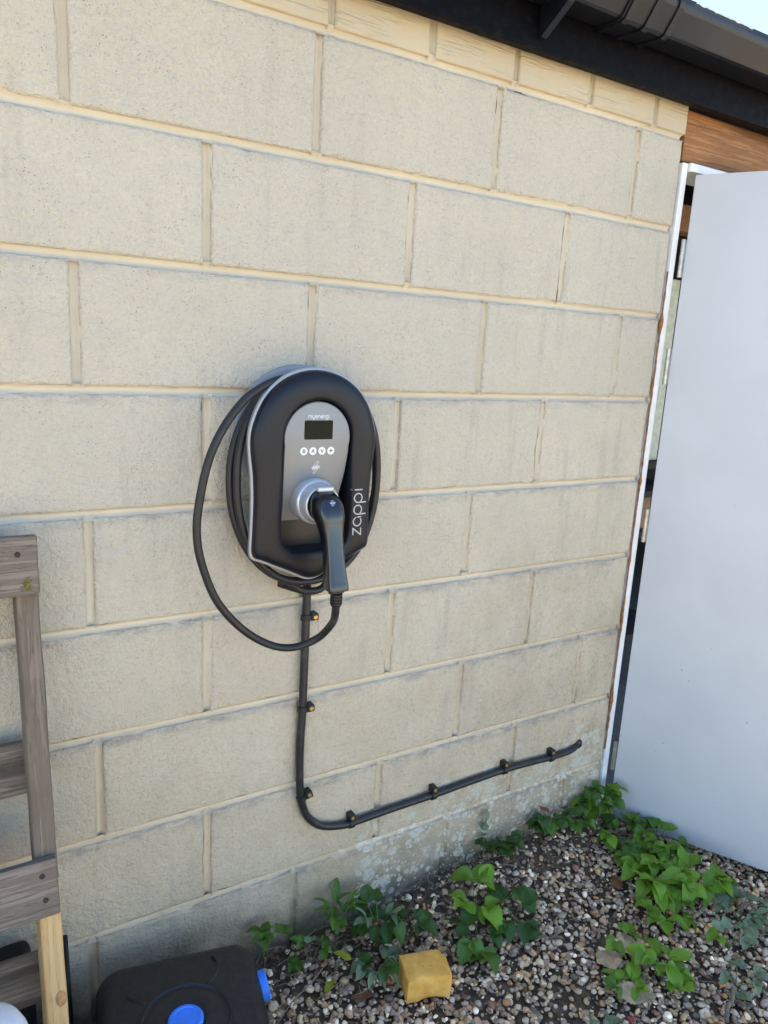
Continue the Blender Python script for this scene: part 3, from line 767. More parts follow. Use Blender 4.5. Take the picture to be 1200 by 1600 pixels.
GL = {  # letter: (advance, strokes) with x-height 1
 'z': (0.95, [[(0.05, 1), (0.80, 1), (0.03, 0), (0.83, 0)]]),
 'a': (1.2, [arc(0.5, 0.5, 0.5, -38, 322-12, 26)[2:], [(1.0, 0.5), (1.0, 0.0)], arc(0.5, 0.5, 0.5, 0, 20, 3)]),
 'p': (1.2, [arc(0.5, 0.5, 0.5, 180, -145, 26), [(0.0, 0.5), (0.0, -0.62)]]),
 'i': (0.4, [[(0.1, 0), (0.1, 1.0)], [(0.1, 1.27), (0.1, 1.40)]]),
 'm': (1.5, [[(0, 0), (0, 0.65)] + arc(0.32, 0.68, 0.32, 180, 0, 10) + [(0.64, 0)], arc(0.96, 0.68, 0.32, 180, 0, 10) + [(1.28, 0)]]),
 'y': (1.1, [[(0, 1)] + arc(0.4, 0.4, 0.4, 180, 360, 12), [(0.8, 1), (0.8, -0.15)] + arc(0.45, -0.15, 0.35, 0, -110, 8)]),
 'e': (1.15, [[(0.02, 0.5), (0.98, 0.5)] + arc(0.5, 0.5, 0.49, 8, 315, 22)]),
 'n': (1.05, [[(0, 0), (0, 0.6)] + arc(0.4, 0.6, 0.4, 180, 0, 12) + [(0.8, 0)]]),
 'r': (0.62, [[(0, 0), (0, 0.6)] + arc(0.4, 0.6, 0.4, 180, 75, 8)]),
 'g': (1.2, [arc(0.5, 0.5, 0.5, 30, 390, 24), [(1.0, 0.5), (1.0, -0.12)] + arc(0.55, -0.12, 0.45, 0, -120, 8)]),
}
def text_strokes(txt):
    x = 0; out = []
    for c_ in txt:
        adv, st = GL[c_]
        for q in st: out.append([(x+a, b) for a, b in q])
        x += adv + 0.12
    return out, x - 0.12
st, tw = text_strokes('myenergi')
sc = 0.0455/tw
V, F = ribbon(st, 0.19, lambda a, b: (CX - 0.0225 + a*sc, -(WP+0.0002), 1.3385 + b*sc*1.05))
cobj('lettering', V, F, M['white_print'], pan, False)
st, tw = text_strokes('zappi')
sc = 0.1015/tw
zap = []
for q in st:                                          # denser points so the print follows the curved cover
    r_ = []
    for (a, b), (c_, d_) in zip(q, q[1:]):
        m_ = max(1, int(math.hypot(c_-a, d_-b)/0.2))
        r_ += [(a+(c_-a)*k/m_, b+(d_-b)*k/m_) for k in range(m_)]
    zap.append(r_ + [q[-1]])
V, F = ribbon(zap, 0.135, lambda a, b: cover_pt(CX + 0.1015 - b*sc*0.98, 1.0975 + a*sc))
cobj('lettering', V, F, M['grey_print'], cover, False)
# buttons with their symbols
for k, bx in enumerate((-0.0295, -0.0100, 0.0097, 0.0293)):
    cxx, czz = CX + bx, 1.2740
    b_ = flat('button', [(cxx + 0.0076*math.cos(2*pi*i/28), czz + 0.0076*math.sin(2*pi*i/28)) for i in range(28)], wp(czz)+0.0008, M['button'], pan, 0.0022)
    if k == 0: S_ = [[(-0.5, 0.42), (0.5, 0.42)], [(-0.5, 0), (0.5, 0)], [(-0.5, -0.42), (0.5, -0.42)]]
    elif k == 1: S_ = [[(-0.42, -0.5), (0, 0.5), (0.42, -0.5)]]
    elif k == 2: S_ = [[(-0.42, 0.5), (0, -0.5), (0.42, 0.5)]]
    else: S_ = [[(-0.6, 0), (0.6, 0)], [(0, -0.6), (0, -0.001), (0, 0.6)]]
    V, F = ribbon(S_, 0.27, lambda a, b: (cxx + a*0.0068, -(wp(czz)+0.0011), czz + b*0.0068))
    cobj('symbol', V, F, M['dark_print'], pan, False)
# outline lightning mark: four slanted rounded bars
def bolt(cx, cz, s_, fm, w_):
    out = []
    def cap(x0, y0, x1, y1, r):
        tx, ty = x1-x0, y1-y0; a = math.degrees(math.atan2(ty, tx))
        return arc(x1, y1, r, a-90, a+90, 8) + arc(x0, y0, r, a+90, a+270, 8) + arc(x1, y1, r, a-90, a-80, 1)
    out.append(cap(-0.14, 0.05, 0.10, 0.42, 0.085)); out.append(cap(0.14, -0.05, -0.10, -0.42, 0.085))
    out.append(cap(-0.27, -0.01, 0.22, 0.085, 0.075)); out.append(cap(-0.22, -0.085, 0.27, 0.01, 0.075))
    return ribbon([[(cx + a*s_, cz + b*s_) for a, b in q] for q in out], w_, fm)
V, F = bolt(CX, 1.2405, 0.0250, lambda a, b: (a, -(wp(b)+0.0005), b), 0.0008)
cobj('emblem', V, F, M['white_print'], pan, False)
# silver socket holder
HM = Matrix.Translation((CX, 0, 1.173)) @ Matrix.Rotation(R(90), 4, 'X')
V, F = lathe([(0.0450, 0.052), (0.0462, 0.098), (0.0455, 0.1030), (0.0435, 0.1060), (0.0415, 0.1075), (0.0395, 0.1160), (0.0380, 0.1255), (0.0366, 0.1285), (0.0350, 0.1295), (0.0332, 0.1290), (0.0322, 0.1265), (0.0318, 0.118), (0.0, 0.116)], 56, HM)
hold = cobj('socket_holder', V, F, M['silver'], None, False); smooth_angle(hold, 28)
bm = box_bm(CX-0.0175, CX+0.0175, -0.1420, -0.118, 1.2000, 1.2105, 0.004, 3)
V = [v.co.copy() for v in bm.verts]; bm.verts.index_update(); F = [tuple(v.index for v in f.verts) for f in bm.faces]; bm.free()
lt = cobj('latch_tab', V, F, M['silver'], hold)
# strain relief of the tethered cable under the box
rel = []
for k in range(7):
    t = k/6; c0 = Vector((1.092 + 0.032*t, -0.040, 0.9945 - 0.017*t)); dn = Vector((0.88, 0, -0.46)).normalized()
    rel.append(tube([c0, c0 + dn*0.0036], 0.0135 - 0.0005*k, 12)); rel.append(tube([c0 + dn*0.003, c0 + dn*0.0064], 0.0095, 12))
V, F = join_vf(rel); o = cobj('strain_relief', V, F, M['rubber'], None, False); smooth_angle(o, 40)

# ------------------------------------------------------------------ tethered charging cable with its connector
cab = empty('charging_cable', (CX, 0, 0.95), 'thick black charging cable coiled round the charger, its handle plugged in the front', 'charging cable')
CO = Vector((CX, 0, 0.95))
path = [Vector((1.118, -0.040, 0.978)), Vector((1.150, -0.040, 0.9655)), Vector((1.190, -0.042, 0.970))]
ecx, ecz = 1.143, 1.206
turns = [(0.170, 0.214, 0.030), (0.160, 0.212, 0.046), (0.158, 0.212, 0.062)]
start = R(-62); total = 2*pi*2.0 + R(62+101)
n = 74
for k in range(n+1):
    a = start + total*k/n; q = (a - start)/(2*pi)
    i = min(1, int(q)); f = min(1.0, q - i); f = f*f*(3-2*f)
    A = [turns[min(2, i)][c_]*(1-f) + turns[min(2, i+1)][c_]*f for c_ in range(3)]
    rx = A[0] + 0.003*math.sin(a*2.3+1); rz = A[1] + 0.002*math.sin(a*1.7)
    ca, sa = math.cos(a), math.sin(a); e = 0.94
    path.append(Vector((ecx + rx*math.copysign(abs(ca)**e, ca), -A[2], ecz + rz*math.copysign(abs(sa)**e, sa))))
path += [Vector(v) for v in ((1.066, -0.069, 1.409), (1.028, -0.074, 1.394), (0.990, -0.078, 1.368), (0.950, -0.082, 1.318), (0.922, -0.084, 1.259), (0.905, -0.083, 1.182), (0.901, -0.081, 1.123), (0.911, -0.079, 1.063), (0.942, -0.078, 0.983), (0.995, -0.079, 0.917), (1.053, -0.083, 0.876), (1.103, -0.092, 0.866), (1.146, -0.112, 0.887), (1.158, -0.148, 0.930), (1.1445, -0.184, 0.966), (1.138, -0.197, 0.998))]
sm = catmull(path, 5)
V, F = tube(sm, 0.0079, 14)
obj('cable', [v-CO for v in V], F, M['rubber'], cab)
# the connector: swept rounded-rectangle section
sec = [((0.1745), 0.110, 0.0300, 0.0300, 2.3), (0.1735, 0.125, 0.0300, 0.0300, 2.3), (0.1710, 0.1385, 0.0298, 0.0290, 2.6), (0.1645, 0.1500, 0.0290, 0.0275, 3.0), (0.1530, 0.1585, 0.0265, 0.0245, 3.6), (0.1380, 0.1640, 0.0228, 0.0212, 4.0), (0.1200, 0.1700, 0.0196, 0.0188, 4.2), (0.0980, 0.1765, 0.0184, 0.0176, 4.2), (0.0740, 0.1830, 0.0187, 0.0174, 4.2), (0.0520, 0.1890, 0.0198, 0.0177, 4.2), (0.0350, 0.1935, 0.0212, 0.0182, 4.2), (0.0240, 0.1965, 0.0218, 0.0186, 4.2), (0.0205, 0.1970, 0.0215, 0.0184, 4.2), (0.0195, 0.1972, 0.0195, 0.0165, 4.2)]
mid = catmull([Vector((CX, -w_, 1.0+z_)) for z_, w_, *_ in sec], 4)
ab = catmull([Vector((a, b, e)) for _, _, a, b, e in sec], 4)
V = []; F = []; sg = 36
for i, p_ in enumerate(mid):
    a_ = mid[max(i-1, 0)]; b_ = mid[min(i+1, len(mid)-1)]; t = (b_-a_).normalized()
    if i == 0: t = Vector((0, -1, 0))
    if i > len(mid)-6: t = Vector((0, 0, -1))
    xx = Vector((1, 0, 0)); nn = t.cross(xx).normalized()
    for k in range(sg):
        a = 2*pi*k/sg; c_, s_ = math.cos(a), math.sin(a); e = 2/ab[i].z
        V.append(p_ + xx*(ab[i].x*math.copysign(abs(c_)**e, c_)) + nn*(ab[i].y*math.copysign(abs(s_)**e, s_)))
for i in range(len(mid)-1):
    for k in range(sg): k2 = (k+1) % sg; F.append((i*sg+k, (i+1)*sg+k, (i+1)*sg+k2, i*sg+k2))
F.append(tuple(range(sg))); F.append(tuple(reversed(range((len(mid)-1)*sg, len(mid)*sg))))
con = obj('connector', [v-CO for v in V], F, M['handle'], cab, False)
bm = bmesh.new(); bm.from_mesh(con.data); bmesh.ops.recalc_face_normals(bm, faces=bm.faces); bm.to_mesh(con.data); bm.free(); smooth_angle(con, 60)
bvh = BVHTree.FromPolygons([v.co for v in con.data.vertices], [p_.vertices for p_ in con.data.polygons])
def on_con(a, b):
    o_ = Vector((CX + a, -0.30, 1.31 + b)) - CO; hit = bvh.ray_cast(o_, Vector((0, 0.72, -0.69)).normalized())
    return (hit[0] + hit[1]*0.0004) if hit[0] is not None else o_
V, F = bolt(0.0, 0.0, 0.017, on_con, 0.0012)
obj('emblem', V, F, M['grey_print'], con, False)
gl = []
gl.append(tube([Vector((CX, -0.1965, 1.022)), Vector((CX+0.0003, -0.1985, 1.0135))], 0.0155, 20))
for k in range(4): z = 1.013 - k*0.0058; gl.append(tube([Vector((CX+0.0006, -0.1980, z)), Vector((CX+0.0008, -0.1975, z-0.0042))], 0.0120, 20)); gl.append(tube([Vector((CX+0.0006, -0.1980, z-0.004)), Vector((CX+0.001, -0.1973, z-0.0065))], 0.0106, 20))
V, F = join_vf(gl); o = obj('cable_gland', [v-CO for v in V], F, M['rubber'], con, False); smooth_angle(o, 40)

# ------------------------------------------------------------------ supply cable on the wall, its clips
sp = [(1.163, -0.0135, 1.03), (1.1655, -0.0130, 0.955), (1.1660, -0.0125, 0.90), (1.1655, -0.0125, 0.80), (1.1645, -0.0125, 0.68), (1.1615, -0.0125, 0.58), (1.1640, -0.0125, 0.49), (1.1700, -0.0125, 0.440), (1.187, -0.0125, 0.395), (1.222, -0.0125, 0.360), (1.270, -0.0125, 0.3435), (1.312, -0.0125, 0.3395), (1.43, -0.0125, 0.3425), (1.551, -0.0125, 0.3435), (1.67, -0.0125, 0.3475), (1.793, -0.0125, 0.3500), (1.89, -0.0125, 0.3465), (1.973, -0.0125, 0.3415), (2.03, -0.0120, 0.3405), (2.068, -0.0085, 0.3430), (2.092, 0.004, 0.3460), (2.105, 0.02, 0.348)]
smp = catmull(sp, 6)
V, F = tube(smp, 0.0094, 14)
tag(obj('supply_cable', V, F, M['conduit']), 'black armoured supply cable dropping from the charger and turning right along the wall', 'cable')
V, F = lathe([(0.016, 0.0), (0.0145, 0.004), (0.011, 0.0075), (0.009, 0.009)], 18, Matrix.Translation((2.094, 0.002, 0.346)) @ Matrix.Rotation(R(90), 4, 'X') @ Matrix.Rotation(R(-22), 4, 'Y'))
V = [v + Vector((0.0018*nz(v.x*200, v.z*200, 1), 0, 0.0018*nz(v.x*200, v.z*200, 5))) for v in V]
tag(obj('cable_grommet', V, F, M['conduit']), 'dark sealant collar where the supply cable enters the wall', 'grommet')
def make_clip():
    """local: cable runs along x, wall behind at +y, screw block towards +z"""
    root = empty('cable_clip')
    R0, R1, hw = 0.0096, 0.0126, 0.0065
    V = []; F = []; n = 18
    for k in range(n+1):
        a = R(80 + 200*k/n)                           # opens to the wall
        for r, sx in ((R0, -hw), (R1, -hw), (R1, hw), (R0, hw)): V.append((sx, math.cos(a+pi/2)*-r if False else -math.sin(a-pi/2+0)*r*0 - math.cos(a-pi)*r, math.sin(a-pi)*r*-1))
    for i in range(n):
        for k in range(4): k2 = (k+1) % 4; F.append((i*4+k, i*4+k2, (i+1)*4+k2, (i+1)*4+k))
    F.append((0, 1, 2, 3)); F.append((n*4+3, n*4+2, n*4+1, n*4))
    sd_ = obj('saddle', V, F, M['rubber'], root, False)
    bm = bmesh.new(); bm.from_mesh(sd_.data); bmesh.ops.recalc_face_normals(bm, faces=bm.faces); bm.to_mesh(sd_.data); bm.free()
    bb = bm_obj('screw_block', box_bm(-0.0078, 0.0078, -0.0105, 0.0122, 0.0095, 0.0262, 0.0022, 2), M['rubber'], root)
    V, F = lathe([(0.0050, 0.0), (0.0050, 0.0012), (0.0040, 0.0022), (0.0018, 0.0023), (0.0016, 0.0010), (0.0, 0.0008)], 18, Matrix.Translation((0, -0.0103, 0.0180)) @ Matrix.Rotation(R(90), 4, 'X'))
    obj('screw', V, F, M['brass'], root, False)
    return root
def copy_tree(o, parent=None):
    c_ = o.copy(); COL.objects.link(c_)
    if parent is not None: c_.parent = parent
    for q in [k for k in o.children]: copy_tree(q, c_)
    return c_
clip0 = make_clip()
clips = [((1.1660, 0.895), 90, 'small black cable clip with brass screw just below the charger plug loop'),
         ((1.1645, 0.677), 90, 'small black clip with brass screw halfway down the vertical cable run'),
         ((1.1690, 0.452), 74, 'black cable clip with brass screw at the top of the cable bend'),
         ((1.306, 0.3397), 0, 'black cable clip with brass screw at the end of the cable bend'),
         ((1.551, 0.3435), 2, 'black cable clip first along the straight level cable run after the bend'),
         ((1.793, 0.3500), 0, 'black cable clip second along the straight level cable run after the bend'),
         ((1.972, 0.3415), -3, 'black cable clip nearest the hole where the cable enters the wall')]
kids = list(clip0.children)
for i, ((x, z), a, lab) in enumerate(clips):
    o = clip0 if i == 0 else copy_tree(clip0)
    o.location = (x, -0.0125, z); o.rotation_euler = (0, R(a), 0)
    tag(o, lab, 'cable clip', 'cable clips along the supply cable')

# ------------------------------------------------------------------ pallet leaning on the wall
yz = lambda z: -0.06 - 0.2*(1.1-z)/1.05
lean = math.atan(0.2/1.05)
pal = empty('wooden_pallet', (0.4, yz(0.05), 0.05), 'weathered grey wooden pallet leaning upright against the block wall', 'pallet')
pal.rotation_euler = (-lean, 0, 0)
def plank_mesh(L_, T_, H_, seed, rag=0.0015, axis='x'):
    """board of length L along x, thickness T along y, height H along z, worn edges"""
    b = box_bm(-L_/2, L_/2, -T_/2, T_/2, -H_/2, H_/2)
    bmesh.ops.subdivide_edges(b, edges=[e for e in b.edges if abs(e.verts[0].co.x-e.verts[1].co.x) > L_*0.5], cuts=18, use_grid_fill=True)
    bmesh.ops.bevel(b, geom=[e for e in b.edges if e.is_boundary is False and len(e.link_faces) == 2 and e.calc_face_angle(0) > 1.0], offset=0.0022, segments=1, affect='EDGES')
    for v in b.verts:
        c_ = v.co; v.co += Vector((rag*2.5*nz(c_.y*90, c_.z*60, seed) if abs(c_.x) > L_*0.49 else 0, rag*nz(c_.x*7, c_.z*20, seed+3), rag*1.6*nz(c_.x*8, c_.y*30, seed+7)))
    return b
def ppart(name, bm, mat, x, y, z, rot=None):
    """x world, y offset from the pallet's front plane (+ to the wall), z world height"""
    o = bm_obj(name, bm, mat, pal); smooth_angle(o, 35)
    o.location = (x-0.4, y, (z-0.05)/math.cos(lean)); 
    if rot: o.rotation_euler = rot
    return o
def post(x, w_, z0, z1, mat, seed, lab=None):
    h = (z1-z0)/math.cos(lean)
    b = plank_mesh(h, 0.078, w_, seed); bmesh.ops.rotate(b, verts=b.verts, cent=(0, 0, 0), matrix=Matrix.Rotation(R(90), 3, 'Y'))
    o = ppart('stringer', b, mat, x, 0.0395, (z0+z1)/2)
    if lab: o['label'] = lab
    return o
post(0.6125, 0.0345, 0.545, 1.085, M['graypost'], 1)
nw = post(0.6125, 0.0345, 0.06, 0.5435, M['newwood'], 5, 'fresh yellow lower length of the pallet post')
post(-0.25, 0.036, 0.06, 1.085, M['graypost'], 9)
PX0, PX1 = -0.30, 0.630
def plank(y, z, h, seed, mat=None, x1=PX1, tilt=0.0):
    return ppart('plank', plank_mesh(x1-PX0, 0.019, h, seed), mat or M['graywood'], (PX0+x1)/2, y, z, (0, tilt, 0))
plank(-0.0105, 1.088, 0.100, 21, x1=0.631); plank(-0.0105, 0.543, 0.098, 22, x1=0.627)
plank(0.089, 0.722, 0.094, 23); plank(0.089, 0.335, 0.092, 24); plank(0.089, 1.05, 0.094, 25)
for (x, z) in ((0.602, 0.567), (0.605, 0.525), (0.6, 1.108)):
    V, F = lathe([(0.0045, 0.0), (0.0045, 0.0015), (0.003, 0.0025), (0.0, 0.0026)], 10, Matrix.Rotation(R(90), 4, 'X'))
    ppart_o = obj('nail', V, F, M['nail'], pal); ppart_o.location = (x-0.4, -0.0195, (z-0.05)/math.cos(lean))
V = []; F = []
for k in range(40):
    a, b_ = RNG.normal(0, 0.005), RNG.normal(0, 0.006); r = RNG.uniform(0.0008, 0.0022)
    vv, ff = lathe([(r, 0), (r*0.8, 0.0012), (r*0.3, 0.002), (0, 0.0021)], 7, Matrix.Translation((a, 0, b_)) @ Matrix.Rotation(R(90), 4, 'X'))
    o_ = len(V); V += vv; F += [tuple(i+o_ for i in q) for q in ff]
ms = obj('moss_tuft', V, F, M['moss'], pal); ms.location = (0.613-0.4, -0.0200, (1.056-0.05)/math.cos(lean))
V, F = lathe([(0.011, 0.0), (0.0105, 0.0006), (0.0, 0.0008)], 20, Matrix.Rotation(R(90), 4, 'X'))
kn = obj('knot', V, F, plain('wood_knot', (0.46, 0.25, 0.10), 0.7, var=0.3, scale=200), pal); kn.location = (0.620-0.4, -0.0002, (0.335-0.05)/math.cos(lean)); kn.scale = (0.8, 1, 1.25)

# black rod between pallet and wall
V, F = tube([Vector((0.652, -0.075, 0.03)), Vector((0.6475, -0.060, 0.333))], 0.0052, 12)
tag(obj('black_rod', V, F, M['blackpl'], None, True), 'thin black rod standing beside the pallet post', 'rod')
# black bucket behind the pallet
bm = box_bm(0.33, 0.590, -0.098, -0.014, 0.032, 0.328, 0.024, 4)
o = bm_obj('plastic_tub', bm, M['blackpl'], None, True); tag(o, 'black plastic tub squeezed between the lowest pallet plank and the wall', 'tub')
# white plastic bottle in front of the pallet
wb = empty('plastic_bottle', (0.487, -0.335, 0.030), 'dirty white plastic bottle standing in front of the pallet', 'bottle')
V, F = lathe([(0.066, 0.0), (0.074, 0.006), (0.075, 0.34), (0.074, 0.380), (0.071, 0.400), (0.064, 0.416), (0.050, 0.426), (0.030, 0.431), (0.022, 0.436), (0.022, 0.448)], 40)
o = obj('body', V, F, M['whitepl'], wb, False); smooth_angle(o, 50)
V, F = lathe([(0.025, 0.440), (0.026, 0.442), (0.026, 0.464), (0.024, 0.467), (0.0, 0.468)], 28)
o = obj('cap', V, F, M['whitepl'], wb, False); smooth_angle(o, 40)

# ------------------------------------------------------------------ black water can lying on its back
can = empty('water_can', (0.818, -0.275, 0.03), 'flat black plastic water can with blue caps lying on the gravel', 'water can', rz=R(-11.5))
def super_slab(hx, hy, z0, z1, rc_, re, n=64):
    """rounded slab: plan rounded rectangle, rounded top and bottom edges"""
    def plan(off):
        P = []
        hx_, hy_, r = hx+off, hy+off, max(0.01, rc_+off)
        for sx, sy, a0 in ((1, 1, 0), (-1, 1, 90), (-1, -1, 180), (1, -1, 270)):
            for k in range(n//4): a = R(a0 + 90*k/(n//4-1)); P.append((sx*(hx_-r)+r*math.cos(a), sy*(hy_-r)+r*math.sin(a)))
        return P
    V = []; F = []; rows = []
    for k in range(9): a = pi/2*k/8; rows.append((re*(math.sin(a)-1), z0+re*(1-math.cos(a))))
    for k in range(9): a = pi/2*k/8; rows.append((re*(math.cos(a)-1), z1-re*(1-math.sin(a))))
    for off, z in rows:
        for (x, y) in plan(off): V.append((x, y, z))
    m_ = len(plan(0))
    for i in range(len(rows)-1):
        for k in range(m_): k2 = (k+1) % m_; F.append((i*m_+k, i*m_+k2, (i+1)*m_+k2, (i+1)*m_+k))
    last = (len(rows)-1)*m_
    prev = last
    for sc, dz in ((0.8, 0.004), (0.5, 0.0065), (0.2, 0.0075)):
        b = len(V)
        for (x, y) in plan(rows[-1][0]): V.append((x*sc, y*sc, z1+dz))
        for k in range(m_): k2 = (k+1) % m_; F.append((prev+k, prev+k2, b+k2, b+k))
        prev = b
    F.append(tuple(range(prev, prev+m_))); F.append(tuple(range(m_-1, -1, -1)))
    return V, F
V, F = super_slab(0.158, 0.200, 0.0, 0.198, 0.050, 0.036)
body = obj('can_body', V, F, M['can'], can)
DC = (0.002, 0.014)
prof = [(0.086, 0.2015), (0.0845, 0.206), (0.082, 0.2085), (0.079, 0.2055), (0.077, 0.2045), (0.072, 0.2065), (0.058, 0.2120), (0.042, 0.2140), (0.039, 0.2130), (0.036, 0.211), (0.0, 0.211)]
V, F = lathe(prof, 64, Matrix.Translation((DC[0], DC[1], 0.0)))
o = obj('can_boss', V, F, M['can'], can, False); smooth_angle(o, 60)
for pts_ in ([(-0.066, 0.072), (-0.088, 0.094), (-0.098, 0.104)], [(0.052, 0.088), (0.070, 0.108), (0.078, 0.134), (0.070, 0.156)]):
    V, F = tube(catmull([Vector((x, y, 0.2015)) for x, y in pts_], 5), 0.0042, 8); o = obj('moulded_rib', V, F, M['can'], can)
def cap_mesh(r, h):
    prof = [(r, 0.0), (r, h-0.003), (r-0.003, h), (r-0.007, h), (r-0.008, h-0.0018), (0.004, h-0.0018), (0.0, h-0.0018)]
    V = []; F = []; seg = 60
    for i, (rr_, hh) in enumerate(prof):
        for k in range(seg):
            a = 2*pi*k/seg; q = rr_ + (0.0009 if (k % 2 and i < 2) else 0); V.append(Vector((q*math.cos(a), q*math.sin(a), hh)))
    for i in range(len(prof)-1):
        for k in range(seg): k2 = (k+1) % seg; F.append((i*seg+k, i*seg+k2, (i+1)*seg+k2, (i+1)*seg+k))
    return V, F
V, F = cap_mesh(0.0315, 0.012); o = obj('screw_cap', V, F, M['blue'], can, False); smooth_angle(o, 40); o.location = (DC[0], DC[1]-0.008, 0.2095)
V, F = cap_mesh(0.028, 0.016); o = obj('screw_cap', V, F, M['blue'], can, False); smooth_angle(o, 40)
o.location = (0.160, 0.104, 0.150); o.rotation_euler = (0, R(78), 0)
V, F = lathe([(0.028, -0.02), (0.028, 0.004)], 30); o2 = obj('can_spout', V, F, M['can'], can, True); o2.location = o.location; o2.rotation_euler = o.rotation_euler

# ------------------------------------------------------------------ ochre block
oc = empty('ochre_block', (1.385, -0.250, gz(1.385, -0.25)+0.006), 'chipped ochre yellow block lying on the gravel among weeds', 'block', rz=R(-17))
b = box_bm(-0.054, 0.054, -0.040, 0.040, 0.0, 0.062)
bmesh.ops.subdivide_edges(b, edges=list(b.edges), cuts=7, use_grid_fill=True)
for v in b.verts:
    c_ = v.co.copy()
    edge = (abs(abs(c_.x)-0.054) < 1e-4) + (abs(abs(c_.y)-0.040) < 1e-4) + (c_.z > 0.0615 or c_.z < 1e-4)
    if edge >= 2: v.co -= Vector((math.copysign(0.002, c_.x) if abs(abs(c_.x)-0.054) < 1e-4 else 0, math.copysign(0.002, c_.y) if abs(abs(c_.y)-0.04) < 1e-4 else 0, 0.0018 if c_.z > 0.06 else 0))
    v.co += Vector((0.0018*nz(c_.x*40, c_.y*40, c_.z*40), 0.0018*nz(c_.x*40, c_.y*40, c_.z*40+9), 0.0022*nz(c_.x*30, c_.y*30, 4)))
    if c_.y < -0.038 and c_.z < 0.020: v.co.y += 0.007*max(0, 1-abs(c_.x-0.005)/0.03); v.co.z += 0.010*max(0, 1-abs(c_.x-0.005)/0.03)
    if c_.y < -0.039 and c_.z > 0.05: v.co.z -= 0.004*max(0, 1-abs(c_.x+0.004)/0.03)
    if c_.x > 0.053 and c_.z > 0.05 and c_.y > 0.02: v.co += Vector((-0.006, -0.004, -0.002))
o = bm_obj('block_body', b, M['ochre'], oc); smooth_angle(o, 45)

# ------------------------------------------------------------------ gravel (one heap nobody could count)
def ico():
    b = bmesh.new(); bmesh.ops.create_icosphere(b, subdivisions=2, radius=1.0)
    v = np.array([tuple(q.co) for q in b.verts]); f = np.array([[q.index for q in p_.verts] for p_ in b.faces]); b.free(); return v, f
IV, IF = ico(); protos = []
for k in range(14):
    v = IV.copy(); nrm = RNG.normal(size=(7, 3)); nrm /= np.linalg.norm(nrm, axis=1)[:, None]; d = RNG.uniform(0.38, 0.72, 7)
    for a, dd in zip(nrm, d):                         # slice flats off the pebble
        h = v @ a; m_ = h > dd; v[m_] -= np.outer(h[m_]-dd, a)*0.97
    v *= 1 + 0.10*np.array([nz(*(q*2.0), k) for q in v])[:, None]
    protos.append(v * np.array([1.0, RNG.uniform(0.68, 0.95), RNG.uniform(0.45, 0.72)]))
def in_can(x, y):
    a = R(11.5); u = (x-0.818)*math.cos(a) - (y+0.275)*math.sin(a); v_ = (x-0.818)*math.sin(a) + (y+0.275)*math.cos(a)
    return abs(u) < 0.135 and abs(v_) < 0.18
pal_c = np.array([(0.33,0.30,0.26),(0.25,0.225,0.20),(0.44,0.41,0.37),(0.60,0.59,0.56),(0.70,0.70,0.68),(0.30,0.235,0.165),(0.40,0.30,0.19),(0.17,0.145,0.125),(0.11,0.098,0.09),(0.24,0.20,0.21),(0.45,0.26,0.13),(0.22,0.13,0.09),(0.36,0.335,0.33),(0.52,0.47,0.38)])
pal_p = np.array([14,15,9,5,3.5,12,6,11,7,8,1.6,4,9,5.0]); pal_p /= pal_p.sum()
AV = []; AF = []; AC = []; off = 0
def stones(n, x0, x1, y0, y1, smin, smax, zoff):
    global off
    for _ in range(n):
        x = RNG.uniform(x0, x1); y = RNG.uniform(y0, y1)
        if y > -0.012 or in_can(x, y): continue
        # thinner cover along the wall foot and in earthy patches
        patch = nz(x*5.0, y*5.0, 11.0)
        if y > -0.075 - 0.05*nz(x*6, 0, 3) and random.random() < 0.50: continue
        if patch > 0.34 and random.random() < 0.40: continue
        s_ = smin + (smax-smin)*RNG.beta(1.6, 3.2)
        v = protos[RNG.integers(14)]*s_
        q = Quaternion(Vector(RNG.normal(size=3)).normalized(), RNG.uniform(-0.75, 0.75)) @ Quaternion((0, 0, 1), RNG.uniform(0, 6.28))
        v = v @ np.array(q.to_matrix()).T
        z = gz(x, y) + zoff + RNG.uniform(-0.003, 0.006)
        AV.append(v + np.array([x, y, z])); AF.append(IF + off); off += len(v)
        c_ = pal_c[RNG.choice(14, p=pal_p)]*RNG.uniform(0.75, 1.2)*np.array([1.95, 1.56, 1.12]); AC.append(np.tile(np.append(c_, 1.0), (len(v), 1)))
stones(7600, 0.9, 2.75, -0.95, 0.0, 0.0055, 0.0165, -0.006)
stones(3600, 0.9, 2.75, -0.95, 0.0, 0.0045, 0.0145, 0.002)
stones(5200, 0.9, 2.75, -0.95, 0.0, 0.0022, 0.0062, -0.003)
stones(1500, 0.2, 0.95, -0.95, 0.0, 0.0065, 0.0175, -0.004)
AV = np.concatenate(AV); AF = np.concatenate(AF); AC = np.concatenate(AC)
me = bpy.data.meshes.new('gravel'); me.vertices.add(len(AV)); me.vertices.foreach_set('co', AV.astype(np.float32).ravel())
me.loops.add(AF.size); me.loops.foreach_set('vertex_index', AF.astype(np.int32).ravel())
me.polygons.add(len(AF)); me.polygons.foreach_set('loop_start', np.arange(0, AF.size, 3, dtype=np.int32)); me.polygons.foreach_set('loop_total', np.full(len(AF), 3, dtype=np.int32))
me.update(calc_edges=True); me.validate()
at_ = me.color_attributes.new('stone_colour', 'FLOAT_COLOR', 'POINT'); at_.data.foreach_set('color', AC.astype(np.float32).ravel())
